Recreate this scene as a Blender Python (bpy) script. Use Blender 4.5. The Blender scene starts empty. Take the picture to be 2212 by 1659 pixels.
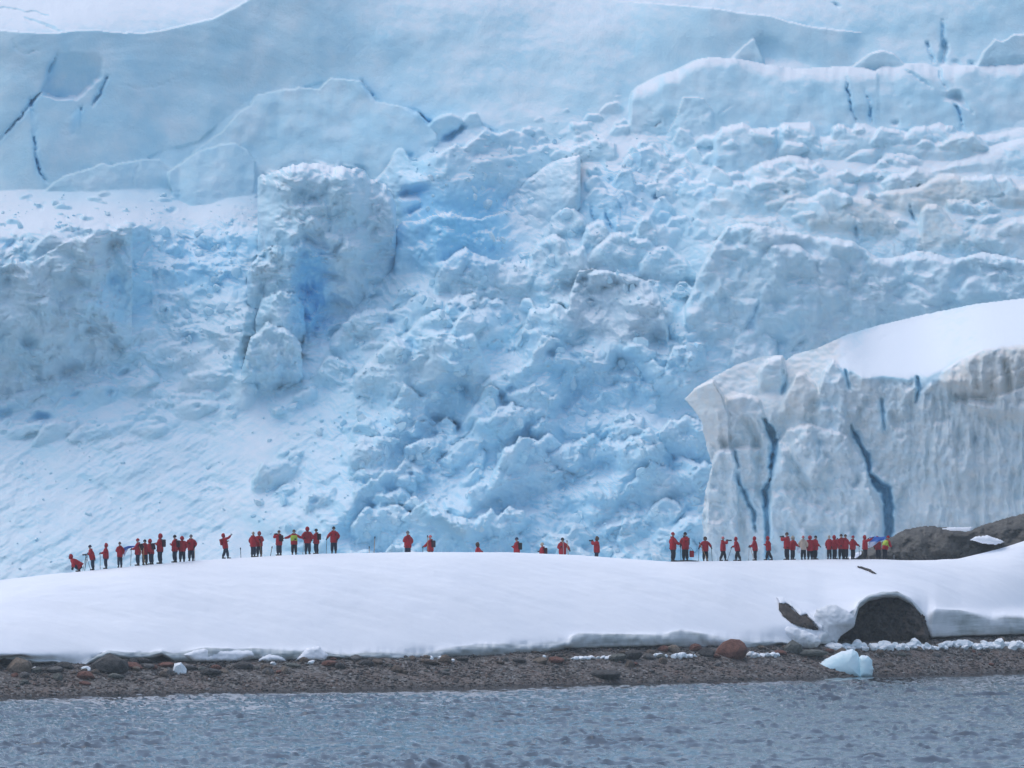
import bpy, bmesh, math, random
import numpy as np
from mathutils import Vector, Matrix, Euler

# ------------------------------------------------------------------ camera, sky, light, exposure
scene = bpy.context.scene
COL = scene.collection
CAM_H = 8.0
FV = 13607.0                      # focal length in units of a 2212 px wide picture
cam_d = bpy.data.cameras.new('camera')
cam = bpy.data.objects.new('camera', cam_d)
COL.objects.link(cam)
cam_d.sensor_width = 36.0
cam_d.lens = FV / 2212.0 * 36.0
cam_d.clip_start = 1.0
cam_d.clip_end = 5000.0
PITCH, ROLL = math.atan(366.1 / FV), math.radians(-0.5)
CAM_R = Matrix.Rotation(math.pi / 2 + PITCH, 3, 'X') @ Matrix.Rotation(ROLL, 3, 'Z')
cam.matrix_world = Matrix.Translation((0, 0, CAM_H)) @ CAM_R.to_4x4()
scene.camera = cam

SUN_EL, SUN_AZ = math.radians(66), math.radians(295)      # azimuth clockwise from +Y (high, from the left)
world = bpy.data.worlds.new('World')
scene.world = world
world.use_nodes = True
wn = world.node_tree
for n in list(wn.nodes):
    wn.nodes.remove(n)
w_out = wn.nodes.new('ShaderNodeOutputWorld')
w_bg = wn.nodes.new('ShaderNodeBackground')
w_sky = wn.nodes.new('ShaderNodeTexSky')
w_sky.sky_type = 'NISHITA'
w_sky.sun_disc = False
w_sky.sun_elevation = SUN_EL
w_sky.sun_rotation = SUN_AZ
w_sky.altitude = 0
w_sky.air_density = 1.0
w_sky.dust_density = 1.7
w_sky.ozone_density = 1.0
w_bg.inputs[1].default_value = 0.15
wn.links.new(w_sky.outputs[0], w_bg.inputs[0])
wn.links.new(w_bg.outputs[0], w_out.inputs[0])
sun_d = bpy.data.lights.new('sun', 'SUN')
sun_d.energy = 0.95
sun_d.angle = math.radians(95)
sun_d.color = (1.0, 0.97, 0.93)
sun = bpy.data.objects.new('sun', sun_d)
COL.objects.link(sun)
sdir = Vector((math.sin(SUN_AZ) * math.cos(SUN_EL), math.cos(SUN_AZ) * math.cos(SUN_EL), math.sin(SUN_EL)))
sun.rotation_euler = sdir.to_track_quat('Z', 'Y').to_euler()
vs = scene.view_settings
vs.view_transform = 'Standard'
vs.look = 'None'
vs.exposure = 0.33
vs.gamma = 1.0
vs.use_curve_mapping = False
scene.render.engine = 'CYCLES'
cy = scene.cycles
cy.use_denoising = True
cy.max_bounces = 8
cy.diffuse_bounces = 6
cy.glossy_bounces = 3
cy.transmission_bounces = 2
cy.caustics_reflective = False
cy.caustics_refractive = False

# ------------------------------------------------------------------ helpers
_R = np.array(CAM_R)
def unproject(px, py, Y):
    """point of the place at distance Y (metres away from the shore-side viewpoint) seen at (px, py)"""
    px = np.asarray(px, float); py = np.asarray(py, float); Y = np.asarray(Y, float)
    a = (px - 1106.0) / FV
    b = -(py - 829.5) / FV
    dx = _R[0, 0] * a + _R[0, 1] * b - _R[0, 2]
    dy = _R[1, 0] * a + _R[1, 1] * b - _R[1, 2]
    dz = _R[2, 0] * a + _R[2, 1] * b - _R[2, 2]
    k = Y / dy
    return dx * k, Y + 0 * dx, CAM_H + dz * k
def at(px, py, Y):
    x, y, z = unproject(px, py, Y)
    return Vector((float(x), float(y), float(z)))
def project(x, y, z):
    v = np.stack([np.asarray(x, float) + 0 * np.asarray(z, float), np.asarray(y, float) + 0 * np.asarray(z, float), np.asarray(z, float) - CAM_H])
    c = np.tensordot(_R.T, v, 1)
    return 1106.0 + FV * c[0] / -c[2], 829.5 - FV * c[1] / -c[2]

def tag(o, label=None, cat=None, group=None, kind=None):
    if label: o['label'] = label
    if cat: o['category'] = cat
    if group: o['group'] = group
    if kind: o['kind'] = kind
    return o
def link(name, me, mat=None, parent=None):
    o = bpy.data.objects.new(name, me)
    COL.objects.link(o)
    if mat is not None and me is not None and not me.materials:
        me.materials.append(mat)
    if parent is not None:
        o.parent = parent
    return o
def empty(name, loc=(0, 0, 0), rz=0.0):
    o = bpy.data.objects.new(name, None)
    COL.objects.link(o)
    o.location = loc
    o.rotation_euler = (0, 0, rz)
    o.empty_display_size = 0.2
    return o

# gradient noise on numpy arrays
_rs = np.random.RandomState(7)
_perm = np.concatenate([_rs.permutation(512)] * 2)
_ga = _rs.rand(512) * 2 * np.pi
_gx, _gy = np.cos(_ga), np.sin(_ga)
def perlin(x, y, seed=0):
    x = x + seed * 37.31; y = y + seed * 91.77
    xi = np.floor(x).astype(np.int64); yi = np.floor(y).astype(np.int64)
    xf = x - xi; yf = y - yi
    u = xf * xf * xf * (xf * (xf * 6 - 15) + 10); v = yf * yf * yf * (yf * (yf * 6 - 15) + 10)
    xi &= 511; yi &= 511
    def g(ix, iy, fx, fy):
        h = _perm[(_perm[ix & 511] + iy) & 511]
        return _gx[h] * fx + _gy[h] * fy
    n00 = g(xi, yi, xf, yf); n10 = g(xi + 1, yi, xf - 1, yf)
    n01 = g(xi, yi + 1, xf, yf - 1); n11 = g(xi + 1, yi + 1, xf - 1, yf - 1)
    a = n00 + u * (n10 - n00); b = n01 + u * (n11 - n01)
    return (a + v * (b - a)) * 1.5
def fbm(x, y, oct=4, seed=0, gain=0.5, ridged=False):
    s = 0; a = 1.0; t = 0
    for i in range(oct):
        n = perlin(x * 2.03 ** i, y * 2.03 ** i, seed + i * 5)
        if ridged: n = 1 - 2 * np.abs(n)
        s = s + a * n; t += a; a *= gain
    return s / t
def worley(x, y, seed=0, tilt=1.0):
    """cells, each with a height and a tilt of its own: broken blocks. returns height, edge distance, cell random"""
    xi = np.floor(x).astype(np.int64); yi = np.floor(y).astype(np.int64)
    best = np.full(x.shape, 9.0); sec = np.full(x.shape, 9.0); val = np.zeros(x.shape); rnd = np.zeros(x.shape)
    for dx in (-1, 0, 1):
        for dy in (-1, 0, 1):
            cx = xi + dx; cy_ = yi + dy
            h = _perm[(_perm[(cx + seed * 13) & 511] + cy_) & 511]
            h2 = _perm[(h + 77 + seed) & 511]; h3 = _perm[(h2 + 31) & 511]; h4 = _perm[(h3 + 11) & 511]
            px = cx + 0.5 + (h / 512 - .5) * .95; py = cy_ + 0.5 + (h2 / 512 - .5) * .95
            ex = x - px; ey = y - py
            d = np.sqrt(ex * ex + ey * ey)
            v = (h3 / 512 - .5) + tilt * (ex * (h4 / 512 - .5) + ey * (h / 512 - .5) * 1.2)
            m = d < best
            sec = np.where(m, best, np.minimum(sec, d))
            val = np.where(m, v, val); rnd = np.where(m, h4 / 512, rnd)
            best = np.where(m, d, best)
    return val, sec - best, rnd
def boxblur(a, r, axis):
    if r < 1: return a
    n = a.shape[axis]
    p = np.concatenate([np.repeat(np.take(a, [0], axis), r + 1, axis), a, np.repeat(np.take(a, [n - 1], axis), r, axis)], axis)
    c = np.cumsum(p, axis)
    hi = np.take(c, np.arange(2 * r + 1, 2 * r + 1 + n), axis); lo = np.take(c, np.arange(0, n), axis)
    return (hi - lo) / (2 * r + 1)
def blur(a, rx, ry, n=2):
    for _ in range(n):
        a = boxblur(boxblur(a, rx, 1), ry, 0)
    return a
def sstep(a, b, x):
    t = np.clip((x - a) / (b - a), 0, 1)
    return t * t * (3 - 2 * t)
def in_poly(X, Y, poly):
    m = np.zeros(X.shape, bool)
    n = len(poly)
    for i in range(n):
        x0, y0 = poly[i]; x1, y1 = poly[(i + 1) % n]
        if y0 == y1: continue
        c = ((Y < y0) != (Y < y1)) & (X < (x1 - x0) * (Y - y0) / (y1 - y0) + x0)
        m ^= c
    return m
def seg_dist(X, Y, pts):
    d = np.full(X.shape, 1e9); tt = np.zeros(X.shape)
    n = len(pts) - 1
    for i in range(n):
        x0, y0 = pts[i]; x1, y1 = pts[i + 1]
        L2 = (x1 - x0) ** 2 + (y1 - y0) ** 2 + 1e-9
        t = np.clip(((X - x0) * (x1 - x0) + (Y - y0) * (y1 - y0)) / L2, 0, 1)
        e = np.hypot(X - x0 - t * (x1 - x0), Y - y0 - t * (y1 - y0))
        m = e < d
        d = np.where(m, e, d); tt = np.where(m, (i + t) / n, tt)
    return d, tt

def grid_mesh(name, VX, VY, VZ, keep=None, attrs=None, skirt=None, smooth=True, flip=False):
    """mesh from a 2-d array of points; keep = cell mask; skirt = array of points behind for the open border"""
    ny, nx = VX.shape
    co = np.stack([VX, VY, VZ], -1).reshape(-1, 3)
    j, i = np.mgrid[0:ny - 1, 0:nx - 1]
    a = (j * nx + i); q = np.stack([a, a + nx, a + nx + 1, a + 1], -1)
    if keep is not None:
        q = q[keep]
    q = q.reshape(-1, 4)
    if skirt is not None and keep is not None:
        sk = np.stack(skirt, -1).reshape(-1, 3)
        off = ny * nx
        kp = np.pad(keep, 1)
        c = kp[1:-1, 1:-1]
        add = []
        for dj, di, e0, e1 in ((-1, 0, 3, 0), (1, 0, 1, 2), (0, -1, 0, 1), (0, 1, 2, 3)):
            m = c & ~kp[1 + dj:kp.shape[0] - 1 + dj, 1 + di:kp.shape[1] - 1 + di]
            qq = np.stack([a, a + nx, a + nx + 1, a + 1], -1)[m]
            add.append(np.stack([qq[:, e1], qq[:, e0], qq[:, e0] + off, qq[:, e1] + off], -1))
        q = np.concatenate([q] + add)
        co = np.concatenate([co, sk])
    used = np.unique(q)
    remap = np.full(len(co), -1, np.int64); remap[used] = np.arange(len(used))
    q = remap[q]
    if flip: q = q[:, ::-1]
    co = co[used]
    me = bpy.data.meshes.new(name)
    me.vertices.add(len(co)); me.vertices.foreach_set('co', co.astype(np.float32).ravel())
    me.loops.add(len(q) * 4); me.loops.foreach_set('vertex_index', q.astype(np.int32).ravel())
    me.polygons.add(len(q))
    me.polygons.foreach_set('loop_start', np.arange(0, len(q) * 4, 4, dtype=np.int32))
    me.polygons.foreach_set('loop_total', np.full(len(q), 4, np.int32))
    me.polygons.foreach_set('use_smooth', np.full(len(q), smooth, bool))
    for k, v in (attrs or {}).items():
        v = v.reshape(-1)
        if len(v) < len(remap): v = np.concatenate([v, v])
        at_ = me.attributes.new(k, 'FLOAT', 'POINT')
        at_.data.foreach_set('value', v[used].astype(np.float32))
    me.update(calc_edges=True)
    return me

# ------------------------------------------------------------------ materials
class NT:
    def __init__(self, name):
        self.m = bpy.data.materials.new(name)
        self.m.use_nodes = True
        self.t = self.m.node_tree
        self.b = self.t.nodes['Principled BSDF']
        self.o = self.t.nodes['Material Output']
    def n(self, typ, **kw):
        nd = self.t.nodes.new(typ)
        for k, v in kw.items():
            if k in ('operation', 'blend_type', 'data_type', 'feature', 'distance', 'attribute_name', 'noise_dimensions', 'clamp', 'voronoi_dimensions', 'wave_type', 'bands_direction'):
                setattr(nd, k, v)
            else:
                nd.inputs[k.replace('_', ' ')].default_value = v
        return nd
    def l(self, a, b): self.t.links.new(a, b)
    def coord(self, scale=(1, 1, 1), rot=(0, 0, 0)):
        c = self.t.nodes.new('ShaderNodeTexCoord'); mp = self.t.nodes.new('ShaderNodeMapping')
        mp.inputs['Scale'].default_value = scale; mp.inputs['Rotation'].default_value = rot
        self.l(c.outputs['Object'], mp.inputs['Vector'])
        return mp.outputs[0]
    def noise(self, scale, detail=4, rough=.55, vec=None, dist=0.0):
        nd = self.n('ShaderNodeTexNoise', Scale=scale, Detail=detail, Roughness=rough, Distortion=dist)
        if vec is not None: self.l(vec, nd.inputs['Vector'])
        return nd.outputs['Fac']
    def ramp(self, fac, stops):
        nd = self.t.nodes.new('ShaderNodeValToRGB')
        els = nd.color_ramp.elements
        while len(els) < len(stops): els.new(.5)
        for e, (p, c) in zip(els, stops):
            e.position = p; e.color = (*c, 1) if len(c) == 3 else c
        self.l(fac, nd.inputs[0])
        return nd.outputs[0]
    def rng(self, v, a, b, c=0.0, d=1.0):
        nd = self.n('ShaderNodeMapRange'); nd.clamp = True
        for i, x in enumerate((a, b, c, d)): nd.inputs[1 + i].default_value = x
        self.l(v, nd.inputs[0])
        return nd.outputs[0]
    def math(self, op, a, b=None):
        nd = self.t.nodes.new('ShaderNodeMath'); nd.operation = op
        for i, x in enumerate((a, b)):
            if x is None: continue
            if isinstance(x, (int, float)): nd.inputs[i].default_value = x
            else: self.l(x, nd.inputs[i])
        return nd.outputs[0]
    def mix(self, f, a, b, mode='MIX'):
        nd = self.t.nodes.new('ShaderNodeMixRGB'); nd.blend_type = mode
        for i, x in enumerate((f, a, b)):
            if isinstance(x, (int, float)): nd.inputs[i].default_value = x
            elif isinstance(x, tuple): nd.inputs[i].default_value = (*x, 1)
            else: self.l(x, nd.inputs[i])
        return nd.outputs[0]
    def attr(self, name):
        nd = self.t.nodes.new('ShaderNodeAttribute'); nd.attribute_name = name
        return nd.outputs['Fac']
    def bump(self, h, strength=.4, dist=.1):
        nd = self.n('ShaderNodeBump', Strength=strength, Distance=dist)
        self.l(h, nd.inputs['Height']); self.l(nd.outputs[0], self.b.inputs['Normal'])
    def slope(self):
        g = self.t.nodes.new('ShaderNodeNewGeometry'); s = self.t.nodes.new('ShaderNodeSeparateXYZ')
        self.l(g.outputs['True Normal'], s.inputs[0])
        return s.outputs[2]
    def done(self, col, rough=.8, spec=.2):
        if isinstance(col, tuple): self.b.inputs['Base Color'].default_value = (*col, 1)
        else: self.l(col, self.b.inputs['Base Color'])
        if isinstance(rough, (int, float)): self.b.inputs['Roughness'].default_value = rough
        else: self.l(rough, self.b.inputs['Roughness'])
        self.b.inputs['Specular IOR Level'].default_value = spec
        return self.m
def plain(name, col, rough=.8, var=.25, scale=6.0, spec=.25):
    t = NT(name)
    f = t.noise(scale, 3, .6, t.coord())
    lo = tuple(c * (1 - var) for c in col); hi = tuple(min(1, c * (1 + var)) for c in col)
    return t.done(t.ramp(f, [(.3, lo), (.7, hi)]), rough, spec)

SNOW = (0.83, 0.885, 0.935)
def make_ice():
    t = NT('glacier_ice')
    v = t.coord()
    n1 = t.noise(.35, 5, .6, v); n2 = t.noise(1.6, 5, .6, v); n3 = t.noise(.12, 3, .5, v)
    ice = t.ramp(n1, [(.3, (.48, .765, .89)), (.5, (.58, .815, .91)), (.7, (.70, .86, .925))])
    blue = t.ramp(n2, [(.25, (.12, .56, .90)), (.75, (.30, .72, .94))])
    fb = t.rng(t.math('ADD', t.attr('blue'), t.math('MULTIPLY', t.math('SUBTRACT', n2, .5), .35)), .1, .9)
    c = t.mix(fb, ice, blue)
    grey = t.ramp(n2, [(.3, (.50, .645, .73)), (.7, (.66, .765, .82))])
    fg = t.rng(t.math('ADD', t.attr('grey'), t.math('MULTIPLY', t.math('SUBTRACT', n1, .5), .5)), .15, .9)
    c = t.mix(fg, c, grey)
    # fresh snow lies on whatever is not steep
    s = t.math('ADD', t.slope(), t.math('MULTIPLY', t.math('SUBTRACT', n2, .5), .35))
    fs = t.rng(s, .60, .86)
    c = t.mix(t.math('MULTIPLY', fs, t.attr('snow')), c, SNOW)
    tan = t.ramp(n1, [(.3, (.70, .60, .50)), (.7, (.80, .72, .63))])
    fd = t.rng(t.math('ADD', t.attr('dirt'), t.math('MULTIPLY', t.math('SUBTRACT', n2, .5), .6)), .2, 1.0)
    c = t.mix(fd, c, tan)
    h = t.math('ADD', t.math('MULTIPLY', t.noise(1.4, 6, .65, v), .6), t.noise(5.0, 5, .65, v))
    t.bump(h, .4, .14)
    return t.done(c, .65, .25)
ICE = make_ice()
# ------------------------------------------------------------------ the glacier: a stack of ice steps, depth in picture units of about 36 mm
class Relief:
    def __init__(self, xs, ys, base_y):
        self.xs, self.ys = xs, ys
        self.X, self.Y = np.meshgrid(xs, ys)
        self.base_y = base_y
        self.wx = self.X + 9 * perlin(self.X / 30, self.Y / 30, 3); self.wy = self.Y + 9 * perlin(self.X / 30, self.Y / 30, 4)
        sh = self.X.shape
        self.S = np.ones(sh); self.rub = np.zeros(sh); self.soft = np.ones(sh)
        self.a = {k: np.zeros(sh) for k in ('blue', 'grey', 'dirt')}
        self.a['snow'] = np.ones(sh)
        self.D = np.zeros(sh)
        self.objs = {}
        self.owner = np.zeros(sh, np.int32)
    def region(self, poly, arr, val, rx=14, ry=10, mode='set'):
        m = in_poly(self.wx, self.wy, poly).astype(float)
        m = blur(m, rx, ry, 2)
        if mode == 'set': arr[:] = arr * (1 - m) + val * m
        elif mode == 'max': arr[:] = np.maximum(arr, val * m)
        else: arr[:] = arr + val * m
    def integrate(self, lat=30):
        S = blur(self.S, lat, 3, 2)
        if lat > 20:
            wu = sstep(330, 230, self.Y); S = S * (1 - wu) + blur(self.S, 80, 4, 2) * wu
        dy = np.gradient(self.ys)[:, None]
        c = np.cumsum((S * dy)[::-1], 0)[::-1]
        j = np.argmin(np.abs(self.ys - self.base_y))
        self.D = c - c[j:j + 1]
        if lat > 20:
            wu = sstep(430, 240, self.Y); self.D = self.D * (1 - wu) + blur(self.D, 110, 1, 2) * wu
    def block(self, top, bot, s=.35, cap=0, scap=2.2, tx=0.0, bulge=0.0, jag=2.0, fade=(0, 0), wob=6.0, wsc=60.0,
              seed=1, out=0.0, obj=None, rub=None, col=None, smooth=25, edge=0.0, face=True):
        tx_, ty_ = np.array(top, float).T; bx_, by_ = np.array(bot, float).T
        x0 = max(tx_[0], bx_[0]); x1 = min(tx_[-1], bx_[-1])
        i0 = max(0, np.searchsorted(self.xs, x0)); i1 = min(len(self.xs), np.searchsorted(self.xs, x1))
        if i1 - i0 < 2: return
        xs = self.xs[i0:i1]
        yt = np.interp(xs, tx_, ty_) + jag * 1.6 * fbm(xs / 22.0, xs * 0 + seed * 3.7, 4, seed)
        yb = np.interp(xs, bx_, by_) + jag * 1.2 * fbm(xs / 26.0, xs * 0 + seed * 1.7, 3, seed + 9)
        ya, ye = min(yt.min(), yb.min()) - 4, yb.max() + 4
        j0 = max(0, np.searchsorted(self.ys, ya)); j1 = min(len(self.ys), np.searchsorted(self.ys, ye))
        if j1 - j0 < 2: return
        X = self.X[j0:j1, i0:i1]; Y = self.Y[j0:j1, i0:i1]
        Dsub = self.D[j0:j1, i0:i1]
        jb = np.clip(np.searchsorted(self.ys, yb), 0, len(self.ys) - 1)
        Db = self.D[jb, np.arange(i0, i1)] + (30 if obj else 0)
        r = int(smooth / max(.5, (self.xs[i1 - 1] - self.xs[i0]) / (i1 - i0)))
        Db = boxblur(boxblur(Db, min(r, len(Db)), 0), min(r, len(Db)), 0)
        t = (X - x0) / (x1 - x0)
        up = yb[None] - Y
        cw = 1.6 * cap * np.clip(.75 + .7 * fbm(xs / 60.0, xs * 0 + seed * 2.3, 3, seed + 4), .15, 1.5) + 1e-3
        ct = np.clip(((yt + cw)[None] - Y) / cw[None], 0, 1)
        B = Db[None] + s * up + (scap - s) * cw[None] * ct * ct * .6 + tx * (X - .5 * (x0 + x1)) + bulge * (2 * t - 1) ** 2
        B = B + wob * fbm(X / wsc, Y / wsc, 3, seed + 20)
        B = B - out * sstep(0, .45, up / np.maximum(8, (yb - yt)[None]))
        if edge:
            d = np.minimum(Y - yt[None], np.minimum(X - x0, x1 - X))
            B = B + 1.5 * edge * (1 - np.clip(d / edge, 0, 1)) ** 2
        m = (Y >= yt[None]) & (Y <= yb[None])
        if obj:
            self.objs.setdefault(obj, []).append((j0, j1, i0, i1, B, m))
            self.owner[j0:j1, i0:i1][m] = hash(obj) % 1000 + 1
        w = np.ones(X.shape)
        if fade[0]: w = w * sstep(0, fade[0], X - x0)
        if fade[1]: w = w * sstep(0, fade[1], x1 - X)
        use = m & ((B < Dsub) | (not face))
        if not obj:
            Dsub[use] = (Dsub * (1 - w) + B * w)[use]
        if rub is not None: self.rub[j0:j1, i0:i1][m] = rub
        for k, v in (col or {}).items():
            self.a[k][j0:j1, i0:i1][m] = v
    def crack(self, pts, w=4.0, d=40.0, taper=True, blue=None, jit=.45):
        xs_, ys_ = np.array(pts, float).T
        mgn = w * 3 + 6
        i0, i1 = np.searchsorted(self.xs, (xs_.min() - mgn, xs_.max() + mgn))
        j0, j1 = np.searchsorted(self.ys, (ys_.min() - mgn, ys_.max() + mgn))
        if i1 - i0 < 2 or j1 - j0 < 2: return
        X = self.X[j0:j1, i0:i1]; Y = self.Y[j0:j1, i0:i1]
        wx = X + 5 * fbm(X / 22, Y / 22, 3, 31); wy = Y + 5 * fbm(X / 22, Y / 22, 3, 32)
        dist, t = seg_dist(wx, wy, pts)
        ww = w * .36 * (np.where(t < .5, sstep(-.15, .3, t), sstep(-.15, .3, 1 - t)) if taper else 1)
        ww = ww * np.clip(1 - .25 * jit + .9 * jit * fbm(X / 15, Y / 15, 2, 35), .25, 1.6)
        d = d * .42; blue = max(blue or 0, .85) if (d > 12 and blue != .26) else blue
        pr = 1 - sstep(ww * .5, ww + 1.2, dist)
        self.D[j0:j1, i0:i1] += d * pr + .14 * d * (1 - sstep(ww, ww * 2.6 + 3, dist))
        if blue is not None:
            self.a['blue'][j0:j1, i0:i1] = np.maximum(self.a['blue'][j0:j1, i0:i1], blue * (1 - sstep(ww, ww + 5, dist)))  # bluer colour in the crevice stands for light passing through the ice
            for k_ in ('snow', 'grey', 'dirt'): self.a[k_][j0:j1, i0:i1] *= sstep(ww, ww + 4, dist)
    def pit(self, poly, d=40.0, r=3, blue=None, grey=None, grade=0.0):
        xs_, ys_ = np.array(poly, float).T
        i0, i1 = np.searchsorted(self.xs, (xs_.min() - 40, xs_.max() + 40))
        j0, j1 = np.searchsorted(self.ys, (ys_.min() - 40, ys_.max() + 40))
        X = self.X[j0:j1, i0:i1]; Y = self.Y[j0:j1, i0:i1]
        m = in_poly(X + 8 * fbm(X / 30, Y / 30, 3, 41), Y + 8 * fbm(X / 30, Y / 30, 3, 42), poly).astype(float)
        g = (ys_.max() - Y) / (ys_.max() - ys_.min() + 1e-6)
        mm = blur(m, r, r, 2)
        self.D[j0:j1, i0:i1] += mm * (d + grade * (g - .5))
        if blue is not None:
            self.a['blue'][j0:j1, i0:i1] = np.maximum(self.a['blue'][j0:j1, i0:i1], blue * mm)  # hollow tinted bluer in place of light coming through the ice
        if grey is not None:
            self.a['grey'][j0:j1, i0:i1] = np.maximum(self.a['grey'][j0:j1, i0:i1], grey * mm)
    def scatter(self, poly, n, w, h, seed, s=(.1, .6), cap=(0, 6), jag=2.5, slant=0.0, rub=None, cols=None, out=4.0):
        rr = random.Random(seed)
        xs_, ys_ = np.array(poly, float).T
        pts = []
        while len(pts) < n:
            x = rr.uniform(xs_.min(), xs_.max()); y = rr.uniform(ys_.min(), ys_.max())
            if in_poly(np.array([x]), np.array([y]), poly)[0]: pts.append((x, y))
        pts.sort(key=lambda p: p[1])
        for k, (x, y) in enumerate(pts):
            q = rr.random() ** 1.8
            ww = w[0] + (w[1] - w[0]) * q; hh = h[0] + (h[1] - h[0]) * q * rr.uniform(.7, 1.3)
            p1 = rr.uniform(.2, .45); p2 = rr.uniform(.55, .8)
            sl = slant * ww + rr.uniform(-.25, .25) * ww
            top = [(x - ww / 2, y + hh * rr.uniform(.3, .9) + sl * .5), (x - ww / 2 + ww * p1, y + hh * rr.uniform(-.1, .25) + sl * .15),
                   (x - ww / 2 + ww * p2, y + hh * rr.uniform(-.1, .3) - sl * .15), (x + ww / 2, y + hh * rr.uniform(.3, .9) - sl * .5)]
            bot = [(x - ww / 2, y + hh * .95 + sl * .5), (x, y + hh * rr.uniform(1.0, 1.25)), (x + ww / 2, y + hh * .95 - sl * .5)]
            self.block(top, bot, s=rr.uniform(*s), cap=rr.uniform(*cap), tx=rr.uniform(-.35, .35), bulge=rr.uniform(0, .18) * ww, jag=jag,
                       seed=seed + k, out=rr.uniform(0, out), wob=ww * .05, wsc=max(8, ww * .5), edge=ww * .1, smooth=ww * .5, rub=rub,
                       col=rr.choice(cols) if cols else None)

xs = np.concatenate([np.arange(-700, -60, 12), np.arange(-60, 2272, 2.25), np.arange(2272, 2900, 12)])
ys = np.concatenate([np.arange(-260, -24, 6), np.arange(-24, 1252, 2.2), np.arange(1252, 1330, 12)])
G = Relief(xs, ys, 1240)
S = G.S
# how steeply the ice lies back: 0 is a wall, 2 a snow bench
S[:] = 1.0 + .15 * fbm(G.X / 240, G.Y / 160, 3, 2)
E = 900
G.region([(1400, 230), (2212 + E, 250), (2212 + E, 300), (1500, 300)], S, 1.3, 30, 10)
G.region([(-E, 840), (420, 835), (560, 820), (760, 860), (700, 1000), (640, 1330), (-E, 1330)], S, 1.15, 40, 20)
G.region([(640, 860), (1500, 760), (1560, 1330), (560, 1330)], S, 1.0, 40, 30)
G.region([(-E, 560), (340, 560), (345, 700), (230, 800), (-E, 840)], S, .55, 20, 20)
G.region([(340, 500), (560, 480), (540, 800), (350, 810)], S, .95, 20, 20)
G.region([(-E, 412), (180, 405), (560, 420), (570, 500), (330, 490), (160, 505), (-E, 560)], S, 2.1, 20, 6)
G.region([(-E, -300), (580, -300), (500, 22), (430, 46), (330, 68), (-E, 66)], S, 2.6, 10, 5)
G.region([(-E, 75), (330, 75), (560, 20), (760, 60), (860, 230), (560, 200), (480, 300), (-E, 400)], S, .42, 30, 20)
G.region([(700, -20), (1000, -30), (1400, -30), (1330, 60), (1180, 115), (1000, 110), (860, 105), (760, 60)], S, 1.15, 30, 16)
G.region([(860, 110), (1350, 80), (1350, 200), (1250, 260), (1100, 270), (1000, 220)], S, .72, 40, 20)
G.region([(850, 340), (1110, 300), (1350, 260), (1420, 340), (1300, 420), (1100, 420), (900, 400)], S, 1.35, 20, 12)
G.region([(1400, 280), (2212 + E, 260), (2212 + E, 480), (1700, 490), (1450, 470)], S, 1.45, 30, 16)
G.region([(1480, 480), (2212 + E, 470), (2212 + E, 700), (1500, 800), (1480, 640)], S, .55, 24, 24)
G.region([(1560, 125), (2212 + E, 130), (2212 + E, 260), (1800, 290), (1640, 270)], S, .9, 24, 16)
G.region([(1870, -300), (2212 + E, -300), (2212 + E, 135), (1900, 140), (1860, 40), (1700, 0)], S, .55, 20, 10)
G.region([(1600, -300), (1730, -8), (1870, 46), (1870, 68), (1600, 26), (1300, -8), (1000, -300)], S, 2.2, 8, 4)
for pl_, v_ in (([(880, 790), (1010, 800), (1040, 930), (900, 930)], .3), ([(1200, 790), (1400, 750), (1440, 890), (1230, 930)], .35), ([(620, 870), (850, 800), (850, 920), (720, 1150), (560, 1240), (500, 1000)], 1.25), ([(-60, 700), (330, 690), (430, 780), (240, 850), (-60, 850)], .5), ([(520, 560), (560, 700), (520, 830), (460, 820)], .5)):
    G.region(pl_, S, v_, 10, 8)
G.integrate(22)
# long shallow swells
G.D += 26 * fbm(G.X / 330, G.Y / 260, 3, 11) + 8 * fbm(G.X / 90, G.Y / 80, 3, 12)

B = G.block
# upper left wall under the dome, its layers and cracks
B([(-E, 60), (0, 65), (60, 70), (120, 72), (160, 66), (215, 65), (245, 70), (310, 71), (350, 66), (400, 54), (460, 40), (500, 20), (540, -2), (640, -30), (760, -40), (900, -60)],
  [(-E, 420), (0, 412), (100, 405), (140, 390), (210, 358), (310, 346), (345, 328), (430, 305), (490, 250), (530, 228), (556, 206), (645, 190), (720, 172), (780, 178), (812, 218), (900, 240)],
  s=.30, jag=.8, fade=(0, 260), wob=22, wsc=190, seed=2, cap=3, scap=1.2)
G.D += .3 * np.exp(-((G.X - 330) / 380) ** 2) * sstep(330, 60, G.Y) * np.sin((G.Y + .0009 * (G.X - 330) ** 2 * -1.0 + 5 * fbm(G.X / 160, G.Y / 60, 2, 5)) / 3.6)
G.pit([(92, 200), (108, 150), (124, 112), (205, 112), (218, 122), (222, 148), (214, 168), (196, 186), (166, 214), (112, 209)], 28, 1, grade=-58, blue=.15)
G.crack([(124, 112), (108, 150), (95, 188)], 7, 40, blue=.45)
G.crack([(94, 190), (74, 216), (50, 245), (-30, 335)], 4, 55, blue=.6)
G.crack([(66, 214), (72, 240), (75, 300), (78, 345), (85, 372), (101, 390)], 5.5, 60, False, blue=.6)
G.crack([(92, 206), (165, 214)], 4, 30, blue=.3)
G.crack([(232, 163), (216, 203), (197, 229)], 8, 40, blue=.45)
G.crack([(178, 228), (172, 245), (163, 258), (156, 290)], 9, 30, blue=.4)
G.crack([(26, 86), (36, 106), (50, 117), (88, 110)], 3, 12)
G.crack([(258, 183), (300, 194), (350, 184), (400, 164)], 2, 9)
G.crack([(172, 346), (172, 368)], 2.5, 25)
G.crack([(-40, 14), (0, 17), (75, 27), (104, 34)], 6, 14); G.crack([(55, 37), (92, 52), (132, 70)], 7, 16)
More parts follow.
